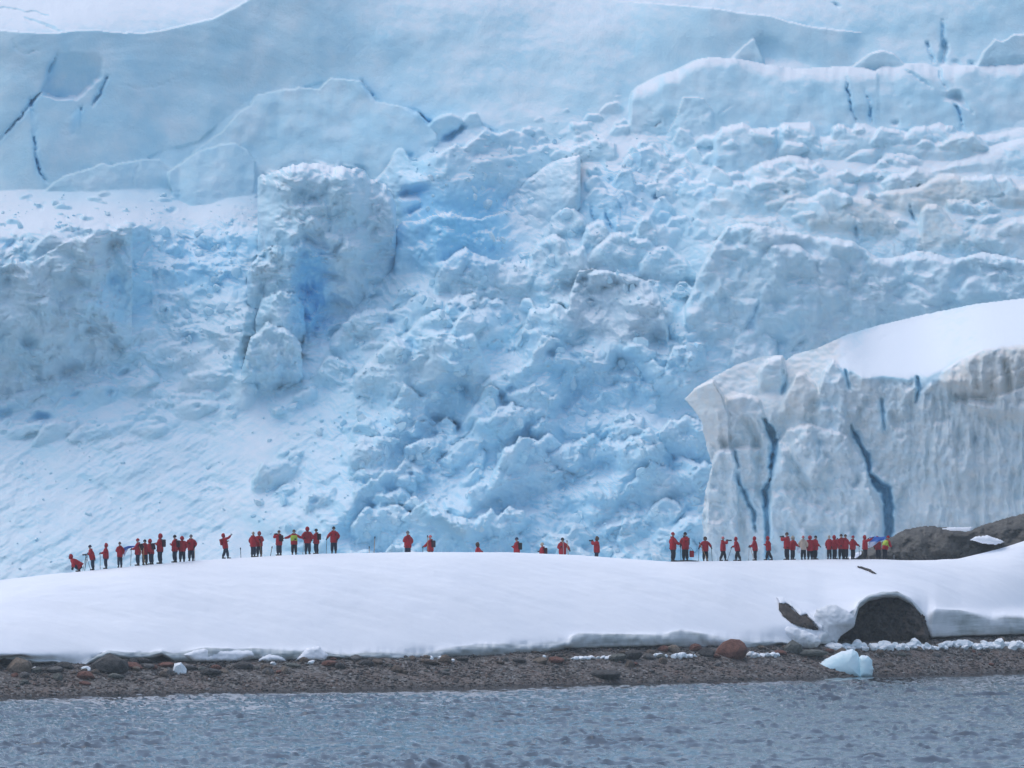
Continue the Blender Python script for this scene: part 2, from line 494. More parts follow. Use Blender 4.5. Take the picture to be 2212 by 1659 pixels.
B([(70, 222), (90, 211), (150, 214), (174, 232)], [(70, 292), (110, 290), (150, 286), (174, 284)], s=.55, out=6, jag=2, seed=5, wob=4, edge=4)
B([(80, 300), (130, 292), (160, 284), (170, 290), (200, 300)], [(80, 360), (140, 372), (200, 350)], s=.38, out=3, jag=2, seed=6, wob=6, fade=(10, 30))
# slabs at the foot of the wall
B([(100, 408), (140, 380), (200, 363), (215, 353), (240, 357), (310, 345), (345, 343), (372, 372)], [(100, 412), (190, 412), (290, 408), (372, 404)], s=.42, jag=2, seed=7, wob=8, cap=1.5, out=5)
B([(415, 330), (440, 312), (480, 285), (515, 243), (540, 228), (553, 206), (600, 196), (645, 190), (690, 192), (715, 168), (760, 173), (780, 174), (795, 195), (812, 219), (850, 227), (880, 234), (905, 245), (922, 270), (945, 290)],
  [(415, 345), (480, 360), (540, 380), (600, 420), (700, 430), (800, 405), (860, 370), (900, 345), (945, 310)], s=.52, jag=2.2, seed=8, wob=20, wsc=110, cap=1.5, scap=1.2, out=8, col=dict(blue=.12))
B([(365, 372), (380, 360), (395, 350), (430, 326), (475, 313), (505, 309), (535, 326), (552, 350)], [(365, 400), (388, 446), (450, 440), (552, 412)], s=.62, jag=2, seed=9, wob=7, cap=1.5, out=10)
G.crack([(300, 350), (290, 385), (287, 405)], 2.5, 12)
G.crack([(780, 172), (793, 195), (814, 219)], 7, 70, blue=.5)
G.crack([(876, 232), (905, 244), (924, 263), (938, 264)], 6, 50, blue=.5)
B([(922, 276), (935, 259), (955, 248), (975, 245), (995, 253), (1006, 270)], [(922, 286), (950, 302), (985, 290), (1006, 276)], s=.3, cap=6, bulge=12, jag=1, seed=10, out=14, edge=6)
B([(1000, 258), (1012, 245), (1030, 243), (1043, 268)], [(1000, 275), (1020, 278), (1043, 272)], s=.3, bulge=10, jag=1, seed=13, out=10, edge=5)
G.pit([(950, 304), (958, 292), (985, 280), (1000, 270), (1004, 276), (985, 292), (962, 306)], 36, 1, blue=.7)
G.crack([(1040, 268), (1055, 275), (1075, 291)], 5, 30, blue=.4)
# middle: pale crest with a pinnacle, blue ice below it
B([(800, 400), (822, 378), (845, 348), (851, 330), (865, 318), (876, 326), (888, 350), (930, 340), (960, 325), (985, 311), (1000, 318), (1030, 296), (1046, 281), (1075, 290), (1105, 280), (1160, 300)],
  [(800, 470), (900, 475), (1000, 470), (1100, 440), (1160, 400)], s=.62, cap=7, jag=2.5, seed=14, wob=18, wsc=60, out=10, fade=(8, 30), col=dict(blue=.22), rub=.35)
B([(1022, 345), (1050, 335), (1080, 339), (1130, 330), (1180, 310), (1230, 320), (1290, 300), (1330, 310)], [(1022, 380), (1100, 390), (1200, 360), (1330, 345)], s=.5, cap=8, jag=3, seed=15, out=5, rub=.3, col=dict(blue=.12))
G.scatter([(1060, 270), (1340, 200), (1380, 300), (1300, 370), (1100, 370), (1000, 340)], 46, (14, 60), (8, 26), 101, cap=(2, 8), cols=[None, dict(blue=.3), dict(blue=.1)])
G.pit([(862, 420), (880, 408), (905, 405), (925, 398), (905, 420), (875, 428)], 45, 2, blue=.95)
G.pit([(880, 455), (905, 448), (915, 440), (912, 452), (890, 462)], 30, 1, blue=.9)
B([(850, 500), (870, 478), (900, 476), (930, 466), (960, 462), (975, 458), (1000, 468), (1040, 474), (1080, 462), (1110, 450)], [(850, 590), (920, 590), (1000, 575), (1110, 560)], s=.42, cap=8, jag=5, seed=16, wob=20, wsc=40, out=10, col=dict(blue=.3), rub=.3, fade=(6, 60))
G.crack([(915, 542), (905, 553), (900, 578)], 5, 30, blue=.9)
# right upper wall and the long snow-capped steps
B([(1290, -20), (1330, 2), (1400, 6), (1500, 14), (1560, 20), (1600, 28), (1659, 33), (1700, 46), (1760, 59), (1820, 66), (1868, 71)],
  [(1290, 140), (1340, 178), (1375, 202), (1420, 175), (1460, 160), (1535, 140), (1620, 145), (1720, 154), (1790, 154), (1868, 130)], s=.45, jag=1, fade=(300, 50), wob=16, wsc=150, seed=17, cap=4, scap=1.3)
G.pit([(1625, 100), (1635, 85), (1655, 80), (1720, 110), (1760, 140), (1640, 140)], 22, 4)
B([(1580, 125), (1600, 105), (1630, 80), (1634, 95), (1650, 130)], [(1580, 135), (1650, 140)], s=.5, jag=1, seed=18, out=10, edge=4)
B([(2110, 145), (2125, 112), (2150, 85), (2165, 90), (2190, 76), (2230, 70), (2212 + E, 60)], [(2110, 150), (2230, 150), (2212 + E, 150)], s=.4, jag=2, seed=19, out=16, cap=3)
B([(1835, 147), (1880, 116), (1905, 108), (1930, 116), (1955, 138)], [(1835, 152), (1955, 152)], s=.5, jag=1, seed=20, out=18, cap=4, bulge=6)
for c in ([(2004, 90), (2007, 112), (2018, 136)], [(2036, 44), (2037, 80), (2035, 100)]): G.crack(c, 5, 40, blue=.3)
G.pit([(2030, 136), (2036, 112), (2040, 90), (2048, 90), (2040, 120), (2042, 138)], 40, 1)
G.pit([(2058, 138), (2064, 133), (2075, 138)], 30, 1); G.pit([(2092, 140), (2096, 133), (2104, 140)], 30, 1)
G.crack([(1797, 6), (1803, 10), (1814, 15)], 5, 30)
B([(1360, 215), (1366, 198), (1374, 189), (1420, 165), (1460, 151), (1500, 131), (1535, 124), (1575, 126), (1620, 132), (1659, 140), (1720, 149), (1770, 147), (1830, 144), (1870, 148), (1900, 156)],
  [(1360, 282), (1400, 292), (1450, 288), (1500, 280), (1600, 280), (1660, 276), (1780, 292), (1840, 288), (1900, 278)], s=.7, cap=24, scap=2.2, jag=1, seed=21, wob=14, wsc=90, out=14, fade=(3, 4))
B([(1880, 160), (1896, 148), (1920, 140), (1960, 137), (2020, 138), (2080, 143), (2150, 143), (2212, 139), (2212 + E, 120)],
  [(1880, 280), (1960, 280), (2060, 288), (2100, 292), (2212, 275), (2212 + E, 260)], s=.72, cap=26, scap=2.2, jag=1, seed=22, wob=14, wsc=90, out=10, fade=(4, 0))
for c, w, d in (([(1831, 168), (1831, 195), (1840, 235), (1851, 264)], 5, 55), ([(1866, 195), (1880, 225), (1880, 250), (1887, 276)], 5, 34), ([(1953, 150), (1985, 168), (2012, 191)], 6, 24),
                ([(2030, 153), (2033, 166), (2046, 199)], 4, 34), ([(2060, 222), (2074, 245), (2080, 287)], 6, 44), ([(1726, 238), (1721, 258)], 3, 14), ([(2080, 228), (2096, 238), (2104, 248)], 4, 18)):
    G.crack(c, w, d, blue=.35)
G.pit([(2040, 212), (2052, 208), (2058, 200), (2072, 202), (2086, 225), (2092, 236), (2072, 222), (2060, 214)], 46, 2)
G.pit([(1929, 268), (1938, 260), (1943, 264), (1936, 271)], 26, 1); G.pit([(1961, 226), (1967, 222), (1966, 227)], 20, 1)
B([(1436, 305), (1460, 255), (1475, 210), (1520, 212), (1540, 240), (1545, 275)], [(1436, 310), (1480, 300), (1545, 285)], s=.5, jag=2, seed=23, out=3, wob=10, wsc=40, fade=(20, 10))
G.crack([(1410, 275), (1425, 264), (1430, 260)], 5, 24); G.crack([(1405, 236), (1412, 244)], 5, 18); G.crack([(1555, 248), (1566, 236), (1578, 228)], 3, 14)
# right: snowy humps one in front of the other
HUMPS = [
 ([(1680, 282), (1684, 270), (1695, 265), (1750, 265), (1763, 276), (1772, 300), (1785, 335)], [(1680, 330), (1730, 345), (1785, 340)], .6, 10, 0),
 ([(1770, 298), (1800, 291), (1838, 282), (1850, 266), (1870, 268), (1890, 277), (1970, 284), (2030, 260), (2050, 275), (2100, 291), (2130, 292), (2212, 272), (2212 + E, 250)], [(1770, 345), (1850, 345), (1960, 320), (2212, 320), (2212 + E, 310)], .65, 9, .1),
 ([(1540, 300), (1560, 275), (1605, 265), (1625, 278), (1680, 276)], [(1540, 380), (1600, 385), (1680, 330)], .55, 6, 0),
 ([(1822, 338), (1860, 318), (1900, 308), (1960, 300), (2040, 306), (2130, 316), (2180, 300), (2212, 295), (2212 + E, 280)], [(1822, 350), (1900, 350), (2000, 345), (2212, 345), (2212 + E, 340)], .7, 9, .15),
 ([(1620, 375), (1650, 350), (1700, 335), (1745, 340), (1770, 368), (1800, 372)], [(1620, 410), (1700, 420), (1800, 390)], .7, 12, .2),
 ([(1860, 365), (1890, 350), (1945, 345), (2010, 362), (2080, 340), (2140, 318), (2212, 296), (2212 + E, 270)], [(1860, 378), (1960, 395), (2060, 370), (2212, 380), (2212 + E, 380)], .75, 14, 0),
 ([(1700, 400), (1730, 375), (1790, 366), (1815, 370), (1822, 388), (1850, 395)], [(1700, 440), (1780, 440), (1850, 420)], .65, 10, .1),
 ([(1886, 420), (1930, 410), (1985, 402), (2030, 380), (2060, 374), (2095, 398), (2130, 412), (2212, 400), (2212 + E, 380)], [(1886, 440), (1960, 470), (2060, 440), (2212, 450), (2212 + E, 450)], .6, 4, .55),
 ([(1500, 440), (1530, 400), (1560, 385), (1620, 390), (1680, 385), (1700, 410)], [(1500, 470), (1600, 470), (1700, 450)], .7, 12, .1),
 ([(1740, 470), (1765, 435), (1775, 415), (1820, 425), (1880, 432), (1915, 460), (1945, 495)], [(1740, 500), (1840, 510), (1945, 505)], .45, 5, .5),
 ([(1985, 505), (1990, 450), (2005, 440), (2030, 445), (2060, 480), (2090, 500)], [(1985, 540), (2040, 545), (2090, 520)], .4, 5, .45),
 ([(2070, 500), (2110, 480), (2160, 470), (2212, 460), (2212 + E, 450)], [(2070, 540), (2160, 560), (2212, 560), (2212 + E, 560)], .45, 8, .3),
]
for k, (t_, b_, s_, c_, d_) in enumerate(HUMPS):
    B(t_, b_, s=s_ + .22, cap=c_ * 1.8, scap=2.2, jag=2, seed=30 + k, wob=9, wsc=50, out=14, edge=13, col=dict(dirt=d_), rub=.2)
G.scatter([(1500, 290), (1700, 270), (2200, 270), (2212, 470), (1960, 480), (1520, 470)], 58, (30, 130), (16, 52), 707, s=(.15, .7), cap=(5, 14), jag=4, rub=.25, cols=[None, dict(dirt=.35), dict(dirt=.15), dict(blue=.15)], out=14)
G.pit([(1880, 400), (1915, 425), (1940, 455), (1920, 462), (1895, 440)], 26, 2, blue=.5)
for c, w, d in (([(1965, 432), (1966, 455), (1974, 475), (1980, 485)], 6, 40), ([(1850, 475), (1848, 500), (1855, 530)], 5, 36), ([(1700, 355), (1720, 366), (1732, 374)], 5, 26), ([(2062, 430), (2085, 437), (2100, 443)], 4, 24),
                ([(2125, 308), (2138, 318)], 4, 20), ([(2028, 540), (2045, 545), (2056, 550)], 4, 20)):
    G.crack(c, w, d, blue=.45)
G.scatter([(1280, 330), (1480, 270), (1620, 390), (1560, 470), (1480, 520), (1280, 520)], 60, (18, 80), (14, 60), 202, s=(.25, .7), cap=(2, 9), cols=[None, dict(blue=.35), dict(blue=.15), dict(dirt=.15)])
for c in ([(1277, 436), (1278, 455), (1279, 476)], [(1308, 454), (1310, 470), (1322, 495)], [(1338, 440), (1345, 464)], [(1318, 395), (1322, 385)]): G.crack(c, 5, 36, blue=.7)
PEAKS = [
 ([(1186, 500), (1190, 470), (1210, 452), (1240, 450), (1262, 470), (1270, 500)], [(1186, 510), (1230, 520), (1270, 510)], 0),
 ([(1255, 525), (1265, 490), (1290, 475), (1305, 478), (1318, 500), (1320, 520)], [(1255, 540), (1320, 535)], .1),
 ([(1370, 530), (1378, 480), (1388, 468), (1404, 468), (1415, 490), (1422, 530)], [(1370, 545), (1422, 545)], .25),
 ([(1265, 560), (1290, 530), (1315, 508), (1340, 500), (1365, 515), (1400, 515), (1440, 555)], [(1265, 575), (1350, 580), (1440, 575)], .2),
 ([(1135, 600), (1150, 545), (1160, 525), (1195, 505), (1222, 520), (1230, 545), (1262, 530), (1270, 575)], [(1135, 640), (1200, 640), (1270, 600)], .2),
 ([(1380, 570), (1400, 540), (1440, 530), (1480, 560), (1505, 590)], [(1380, 600), (1440, 615), (1505, 610)], .1),
 ([(940, 600), (960, 565), (985, 545), (1005, 535), (1020, 545), (1060, 560), (1100, 570), (1135, 560), (1150, 590)], [(940, 640), (1050, 660), (1150, 640)], .2),
]
for k, (t_, b_, d_) in enumerate(PEAKS):
    B(t_, b_, s=.4, cap=5, jag=3, seed=60 + k, wob=16, wsc=30, out=24, edge=14, col=dict(dirt=d_ * .5, grey=.3), rub=.35)
# right middle: tall weathered walls
WALLS = [
 ([(1480, 660), (1510, 590), (1545, 525), (1570, 490), (1610, 480), (1640, 488), (1700, 500), (1760, 510), (1840, 520), (1900, 560)], [(1480, 720), (1600, 790), (1750, 770), (1900, 720)], .22, .45),
 ([(1640, 560), (1665, 530), (1720, 525), (1760, 560), (1775, 640)], [(1640, 720), (1700, 760), (1775, 720)], .12, .3),
 ([(1860, 640), (1885, 560), (1940, 555), (1990, 540), (2060, 560), (2120, 545), (2212, 560), (2212 + E, 560)], [(1860, 720), (1960, 720), (2212, 700), (2212 + E, 700)], .2, .3),
 ([(1880, 690), (1900, 610), (1940, 590), (1980, 610), (2040, 640)], [(1880, 720), (1960, 720), (2040, 700)], .2, .15),
 ([(1575, 790), (1590, 730), (1610, 715), (1650, 715), (1678, 735), (1680, 790)], [(1575, 800), (1680, 800)], .1, .1),
 ([(2060, 640), (2090, 600), (2150, 580), (2212, 590), (2300, 590)], [(2060, 660), (2150, 660), (2300, 660)], .3, .2),
]
for k, (t_, b_, s_, d_) in enumerate(WALLS):
    B(t_, b_, s=s_, cap=4, jag=3, seed=80 + k, wob=44, wsc=70, out=26, edge=16, col=dict(dirt=d_ * .5, grey=.4), rub=.4)
G.crack([(1640, 650), (1630, 680), (1620, 700)], 6, 30, blue=.8); G.pit([(1610, 712), (1620, 690), (1634, 700), (1630, 716)], 20, 1, blue=.7)
# middle: the big rubble apron
RUB = [(520, 640), (700, 600), (940, 560), (1140, 560), (1480, 600), (1520, 780), (1560, 1250), (560, 1250), (600, 860)]
BIGR = [(700, 640), (940, 580), (1140, 570), (1480, 620), (1520, 800), (1540, 1220), (640, 1230), (760, 980), (850, 820)]
G.scatter(BIGR, 74, (70, 200), (45, 125), 301, s=(-.12, .3), cap=(4, 14), jag=7, slant=.18, rub=.7, cols=[None, dict(blue=.22), dict(grey=.3), dict(blue=.1)], out=26)
G.scatter(RUB, 170, (26, 100), (18, 66), 303, s=(-.1, .45), cap=(1, 9), jag=5, slant=.25, rub=.8, cols=[None, dict(blue=.25), dict(grey=.3), dict(blue=.12)], out=14)
G.pit([(868, 850), (880, 800), (905, 786), (960, 795), (1000, 810), (1020, 870), (990, 930), (940, 935), (895, 900)], 46, 4, grade=-20, blue=.2)
G.scatter([(880, 810), (980, 810), (1000, 900), (900, 910)], 9, (30, 80), (24, 60), 333, s=(-.05, .3), cap=(0, 1), jag=5, rub=.4, cols=[dict(blue=.2), None])
G.pit([(1200, 890), (1220, 840), (1280, 800), (1330, 768), (1375, 775), (1400, 820), (1410, 880), (1300, 910)], 44, 5, grade=-14)
G.pit([(1325, 800), (1335, 770), (1365, 772), (1385, 805), (1370, 812)], 46, 3, grade=0)
B([(1230, 640), (1250, 588), (1285, 580), (1340, 590), (1400, 610), (1425, 640), (1445, 720)], [(1230, 700), (1320, 740), (1445, 740)], s=.3, cap=10, jag=4, seed=92, wob=16, wsc=30, out=12, edge=6, rub=.9, col=dict(grey=.7, dirt=.15))
G.pit([(1260, 640), (1290, 615), (1350, 620), (1400, 650), (1390, 690), (1320, 690), (1265, 670)], 30, 5, grey=.5, grade=-16)
# left: chaos under the bench
G.scatter([(330, 500), (560, 500), (540, 800), (360, 810)], 60, (16, 70), (10, 36), 404, s=(.2, .8), cap=(0, 8), jag=3, rub=.6, cols=[None, dict(blue=.4), dict(blue=.2)])
G.scatter([(-60, 410), (560, 410), (560, 500), (330, 480), (150, 500), (-60, 550)], 46, (8, 40), (3, 12), 405, s=(.3, .8), cap=(0, 4), jag=1.5, rub=.25, cols=[dict(blue=.5), dict(blue=.2), None])
G.scatter([(-60, 740), (420, 700), (520, 820), (300, 930), (-60, 930)], 95, (24, 130), (12, 44), 406, s=(-.1, .45), cap=(0, 6), jag=4, slant=.3, rub=.6, cols=[None, dict(blue=.2), dict(grey=.3)])
B([(60, 545), (85, 520), (110, 500), (135, 512), (165, 540)], [(60, 550), (165, 548)], s=.4, cap=3, jag=2, seed=95, out=4, edge=5, col=dict(grey=.5))
G.pit([(-20, 530), (20, 518), (45, 522), (20, 535)], 20, 2, blue=.8)
G.pit([(66, 910), (78, 894), (105, 892), (115, 905), (95, 912)], 46, 2, blue=.7)
G.pit([(-60, 850), (0, 838), (50, 835), (110, 832), (60, 845)], 24, 2, blue=.5); G.pit([(-60, 905), (0, 885), (25, 890), (10, 905)], 30, 2, blue=.5)

# separate great blocks: they stand free of the ice behind them
B([(-140, 610), (0, 572), (60, 562), (75, 560), (110, 540), (150, 515), (180, 505), (230, 497), (275, 489), (285, 487)],
  [(-140, 880), (0, 865), (120, 840), (200, 810), (240, 770), (285, 730)], s=-.16, tx=-.1, cap=4, jag=4, seed=111, wob=50, wsc=90, out=70, obj='block', rub=1.0, col=dict(grey=.42))  # face toned greyer than the surrounding ice
B([(195, 655), (225, 600), (258, 540), (284, 492), (300, 484), (312, 486), (326, 494), (330, 540), (333, 600), (331, 690)], [(195, 668), (240, 690), (280, 704), (318, 704), (331, 700)], s=.28, tx=.75, jag=2.5, seed=112, wob=14, wsc=50, out=84, edge=5, obj='block', rub=.3, col=dict(blue=.3, grey=.1))
B([(556, 385), (562, 378), (590, 372), (605, 362), (640, 352), (680, 350), (700, 356), (740, 360), (770, 360), (790, 370), (800, 385), (815, 388), (835, 400), (850, 425), (858, 445)],
  [(556, 520), (575, 620), (600, 700), (640, 740), (690, 730), (740, 700), (800, 660), (830, 635), (858, 615)], s=-.04, cap=34, scap=1.7, jag=5, seed=113, wob=40, wsc=60, out=60, edge=20, tx=.25, obj='tower', rub=1.0, col=dict(grey=.36))
for k_, (t_, b_) in enumerate((([(556, 520), (566, 470), (588, 446), (614, 462), (640, 505), (652, 560)], [(556, 600), (600, 610), (652, 600)]), ([(532, 600), (545, 565), (580, 530), (625, 540), (660, 570), (668, 610)], [(532, 690), (600, 700), (668, 690)]),
                                ([(552, 690), (566, 640), (600, 630), (640, 634), (656, 660), (658, 700)], [(552, 760), (600, 780), (658, 760)]), ([(520, 800), (540, 730), (575, 700), (625, 712), (650, 740), (655, 790)], [(520, 850), (580, 870), (655, 850)]))):
    B(t_, b_, s=-.05, cap=4, jag=7, seed=114 + 3 * k_, wob=26, wsc=30, out=92 - 4 * k_, bulge=26, edge=15, obj='tower', rub=.9, col=dict(grey=.3))
B([(1090, 440), (1098, 420), (1130, 395), (1170, 362), (1210, 342), (1250, 334), (1278, 342), (1282, 360), (1262, 400), (1255, 440)],
  [(1090, 460), (1110, 500), (1150, 507), (1200, 500), (1230, 480), (1262, 440), (1282, 380)], s=.8, tx=-.3, cap=3, jag=1.5, seed=115, wob=12, wsc=40, out=40, edge=12, obj='slab', rub=.25, col=dict(grey=.5, dirt=.12))

# blue pockets between the broken blocks
_pr = random.Random(31)
for poly_, n_, r0, r1 in (([(560, 640), (940, 580), (1480, 620), (1500, 1200), (560, 1220)], 22, 4, 10), ([(340, 510), (550, 510), (530, 780), (350, 780)], 10, 3, 8), ([(870, 300), (1400, 280), (1480, 560), (900, 560)], 14, 3, 8), ([(-20, 740), (400, 720), (450, 900), (-20, 920)], 8, 4, 10), ([(0, 430), (540, 430), (540, 490), (200, 490)], 10, 2, 6)):
    pa_ = np.array(poly_, float); k_ = 0
    while k_ < n_:
        x_, y_ = _pr.uniform(pa_[:, 0].min(), pa_[:, 0].max()), _pr.uniform(pa_[:, 1].min(), pa_[:, 1].max())
        if not in_poly(np.array([x_]), np.array([y_]), poly_)[0]: continue
        r_ = r0 + (r1 - r0) * _pr.random() ** 2.2; k_ += 1
        G.pit([(x_ + r_ * 1.5 * math.cos(t_) * _pr.uniform(.6, 1.3), y_ - r_ * .25 * math.cos(t_) + r_ * .7 * math.sin(t_) * _pr.uniform(.6, 1.3)) for t_ in (0, .9, 1.8, 2.7, 3.6, 4.5, 5.4)], 10 + r_ * 1.8, 1, blue=_pr.uniform(.4, .9))
# surface relief of broken ice, everywhere in proportion to how shattered it is
rub = G.rub
G.region(RUB, rub, .75, 20, 14, 'max')
G.region([(-E, 740), (330, 690), (540, 800), (560, 900), (480, 1330), (-E, 1330)], rub, .5, 20, 14, 'max')
G.region([(-E, 560), (330, 490), (560, 480), (540, 820), (-E, 850)], rub, .6, 14, 14, 'max')
G.region([(860, 330), (1480, 250), (1560, 480), (1480, 600), (1100, 600), (900, 590)], rub, .3, 20, 14, 'max')
G.region([(1480, 480), (2300, 500), (2300, 720), (1500, 800)], rub, .4, 20, 14, 'max')
rub = blur(rub, 3, 3, 1)
G.a['snow'] *= 1 - .55 * np.clip(rub, 0, 1) * sstep(470, 640, G.Y + .1 * G.X)
G.region([(850, 400), (1110, 395), (1110, 580), (860, 590)], G.a['blue'], .72, 24, 18, 'max')
G.region([(632, 520), (715, 540), (710, 720), (632, 720)], G.a['blue'], 1.0, 8, 8, 'max')  # blue glow beside the tower, put into the ice colour
G.region([(1270, 360), (1420, 360), (1420, 480), (1270, 500)], G.a['blue'], .35, 14, 12, 'max')
G.region([(340, 500), (560, 500), (540, 640), (340, 640)], G.a['blue'], .4, 14, 12, 'max')
G.region([(1440, 900), (1540, 900), (1540, 1240), (1440, 1240)], G.a['blue'], .45, 20, 30, 'max')
G.region([(540, 190), (1100, 200), (1100, 400), (560, 400)], G.a['blue'], .22, 40, 30, 'max')
G.region([(640, 800), (1500, 700), (1500, 1260), (600, 1260)], G.a['blue'], .26, 40, 40, 'max')
G.region([(620, 20), (860, 40), (900, 200), (560, 200)], G.a['blue'], .14, 40, 30, 'max')
G.region([(1700, 440), (2000, 400), (2000, 560), (1760, 560)], G.a['dirt'], .3, 30, 20, 'max')
G.region([(1500, 520), (1900, 520), (1900, 640), (1500, 640)], G.a['dirt'], .22, 30, 20, 'max')
G.region([(1480, 220), (2300, 240), (2300, 600), (1520, 640)], G.a['dirt'], .25, 50, 40, 'max')
G.region([(1130, 500), (1500, 500), (1480, 720), (1180, 700)], G.a['dirt'], .14, 40, 30, 'max')
a = -.55                                            # the slide of broken ice runs down to the left
ux = G.X * math.cos(a) + G.Y * math.sin(a); uy = -G.X * math.sin(a) + G.Y * math.cos(a)
wX = G.X + 26 * fbm(G.X / 80, G.Y / 80, 3, 51); wY = G.Y + 26 * fbm(G.X / 80, G.Y / 80, 3, 52)
slide = blur(in_poly(G.X, G.Y, [(-E, 860), (520, 830), (800, 880), (640, 1330), (-E, 1330)]).astype(float), 40, 30, 2)
def billow(x, y, o, seed, gain=.5):
    t_ = 0; a_ = 1.0; n_ = 0
    for k in range(o):
        t_ = t_ + a_ * (np.sqrt(perlin(x * 2.07 ** k, y * 2.07 ** k, seed + 3 * k) ** 2 + .004) - .3); n_ += a_; a_ *= gain
    return t_ / n_
w1, e1, _ = worley(wX / 66, wY / 46, 1, 1.0); w2, e2, _ = worley(wX / 26, wY / 20, 2, 1.0)
w1 = blur(w1, 2, 2, 1); w2 = blur(w2, 1, 1, 1)
f1 = fbm(wX / 70, wY / 56, 5, 61, .5); f3 = fbm(wX / 6, wY / 5.5, 3, 66, .6)
rough = 24 * w1 + 7.0 * w2 + 40 * f1 - 70 * billow(wX / 84, wY / 62, 4, 91, .5) - 26 * billow(wX / 38, wY / 30, 3, 93, .5) - 9 * billow(wX / 17, wY / 14, 3, 95, .55) - 80 * (billow(wX / 180, wY / 140, 2, 97, .5)) + 1.0 * f3
slid = 12 * fbm(ux / 90, uy / 16, 5, 71, .55) + 5.5 * fbm(ux / 30, uy / 8, 4, 75, .6) + 10 * fbm(ux / 60, uy / 40, 3, 78) + 4 * w2 * (fbm(G.X / 120, G.Y / 90, 2, 77) > .05) + 1.4 * f3
amp = np.clip(.75 + 1.1 * fbm(G.X / 110, G.Y / 90, 3, 101), .25, 1.5)
texo = np.clip(rub * 1.2, .3, 1) * amp * rough
tex = rub * amp * ((1 - slide) * rough + slide * (slid + .3 * rough)) + .8 * (1 - rub) * fbm(wX / 22, wY / 18, 4, 81)
def ridge(pts, h, w):
    d_, t_ = seg_dist(G.X + 14 * fbm(G.X / 50, G.Y / 50, 3, 55), G.Y + 14 * fbm(G.X / 50, G.Y / 50, 3, 56), pts)
    xr = np.interp(G.Y, [q[1] for q in sorted(pts, key=lambda q: q[1])], [q[0] for q in sorted(pts, key=lambda q: q[1])])
    side = np.where(G.X > xr, .45, 1.3)
    G.D[:] -= h * np.exp(-(d_ / (w * side)) ** 1.5) * sstep(0, .12, t_) * sstep(1, .88, t_)
for pts_, h_, w_ in (([(1075, 660), (1050, 720), (985, 790), (880, 850), (850, 930), (790, 1030), (720, 1130), (680, 1230)], 84, 100), ([(1400, 610), (1450, 690), (1480, 760), (1500, 850)], 56, 66), ([(1250, 690), (1180, 740), (1130, 800), (1060, 860), (1050, 940)], 54, 74),
                     ([(545, 650), (510, 740), (500, 800), (560, 850)], 48, 50), ([(1230, 830), (1180, 900), (1100, 980), (1040, 1080), (980, 1190)], 58, 74), ([(1440, 900), (1400, 980), (1330, 1060), (1250, 1150)], 52, 64), ([(700, 720), (680, 800), (640, 860), (590, 900)], 24, 50)):
    ridge(pts_, h_, w_)
sm = np.clip(rub * 3, 0, 1)
def median3(a_):
    P_ = np.pad(a_, 1, mode='edge'); h_, w_ = a_.shape
    return np.median(np.stack([P_[dj:dj + h_, di:di + w_] for dj in range(3) for di in range(3)]), 0)
mild = blur(in_poly(G.X, G.Y, [(60, 340), (420, 300), (560, 170), (800, 150), (1000, 240), (900, 400), (560, 440), (60, 430)]).astype(float), 16, 10, 2)
G.a['snow'] *= 1 - .8 * mild
G.D = median3(median3(G.D))
G.D = G.D + tex
G.region([(560, 340), (870, 340), (860, 440), (800, 405), (700, 400), (600, 400), (560, 420)], G.a['snow'], 1.0, 3, 3)
G.region([(-80, 590), (0, 565), (75, 552), (180, 498), (280, 480), (300, 486), (180, 520), (75, 575), (-80, 630)], G.a['snow'], 1.0, 3, 3)
M = .038
def relief_points(px, py, D): return unproject(px, py, 474.0 + D * M)
vx, vy, vz = relief_points(G.X, G.Y, G.D)
for k in G.a: G.a[k] = blur(G.a[k], 4, 4, 2)
gkeep = ~((G.X > 1620) & (G.Y > 930))[:-1, :-1]                # nothing of it shows there, behind the ice cliff
gl = link('glacier', grid_mesh('glacier', vx, vy, vz, keep=gkeep, attrs=G.a), ICE)
tag(gl, kind='structure')
gl['label'] = 'blue white glacier front of broken ice behind the snow bank'
def free_block(key, name, label, cat='ice block', thick=170):
    full = np.full(G.X.shape, 1e6); own = np.zeros(G.X.shape, bool)
    for j0, j1, i0, i1, Bd, m in G.objs[key]:
        f = full[j0:j1, i0:i1]
        t_ = np.where(m, Bd + .95 * texo[j0:j1, i0:i1] + 3.5 * fbm(wX / 13, wY / 11, 4, 121, .6)[j0:j1, i0:i1], 1e6)
        full[j0:j1, i0:i1] = np.minimum(f, t_); own[j0:j1, i0:i1] |= m
    j, i = np.where(own); sl = (slice(j.min() - 1, j.max() + 2), slice(i.min() - 1, i.max() + 2))
    F = full[sl]; O = own[sl]
    for _ in range(3):                               # carry the surface one step past the border
        bad = F > 1e5
        P_ = np.pad(F, 1, mode='edge'); n_ = np.stack([P_[:-2, 1:-1], P_[2:, 1:-1], P_[1:-1, :-2], P_[1:-1, 2:]])
        F = np.where(bad, n_.min(0), F)
    F = np.where(F > 1e5, F[O].mean(), F)
    keep = O[:-1, :-1] & O[1:, :-1] & O[:-1, 1:] & O[1:, 1:]
    p = relief_points(G.X[sl], G.Y[sl], F); q = relief_points(G.X[sl], G.Y[sl], np.full(F.shape, F[O].max() + 30) if thick is None else F + thick)
    me = grid_mesh(name, *p, keep=keep, skirt=q, attrs={k: v[sl] for k, v in G.a.items()})
    return tag(link(name, me, ICE), label, cat)
free_block('block', 'slanted_ice_block', 'huge grey ice block with slanting snowy top and smooth blue right face', thick=120)
free_block('tower', 'ice_tower', 'tall rough ice tower with flat snowy top standing before the smooth slope', thick=90)
free_block('slab', 'tilted_ice_slab', 'pale tilted slab of ice leaning among the broken ice in the middle', thick=60)

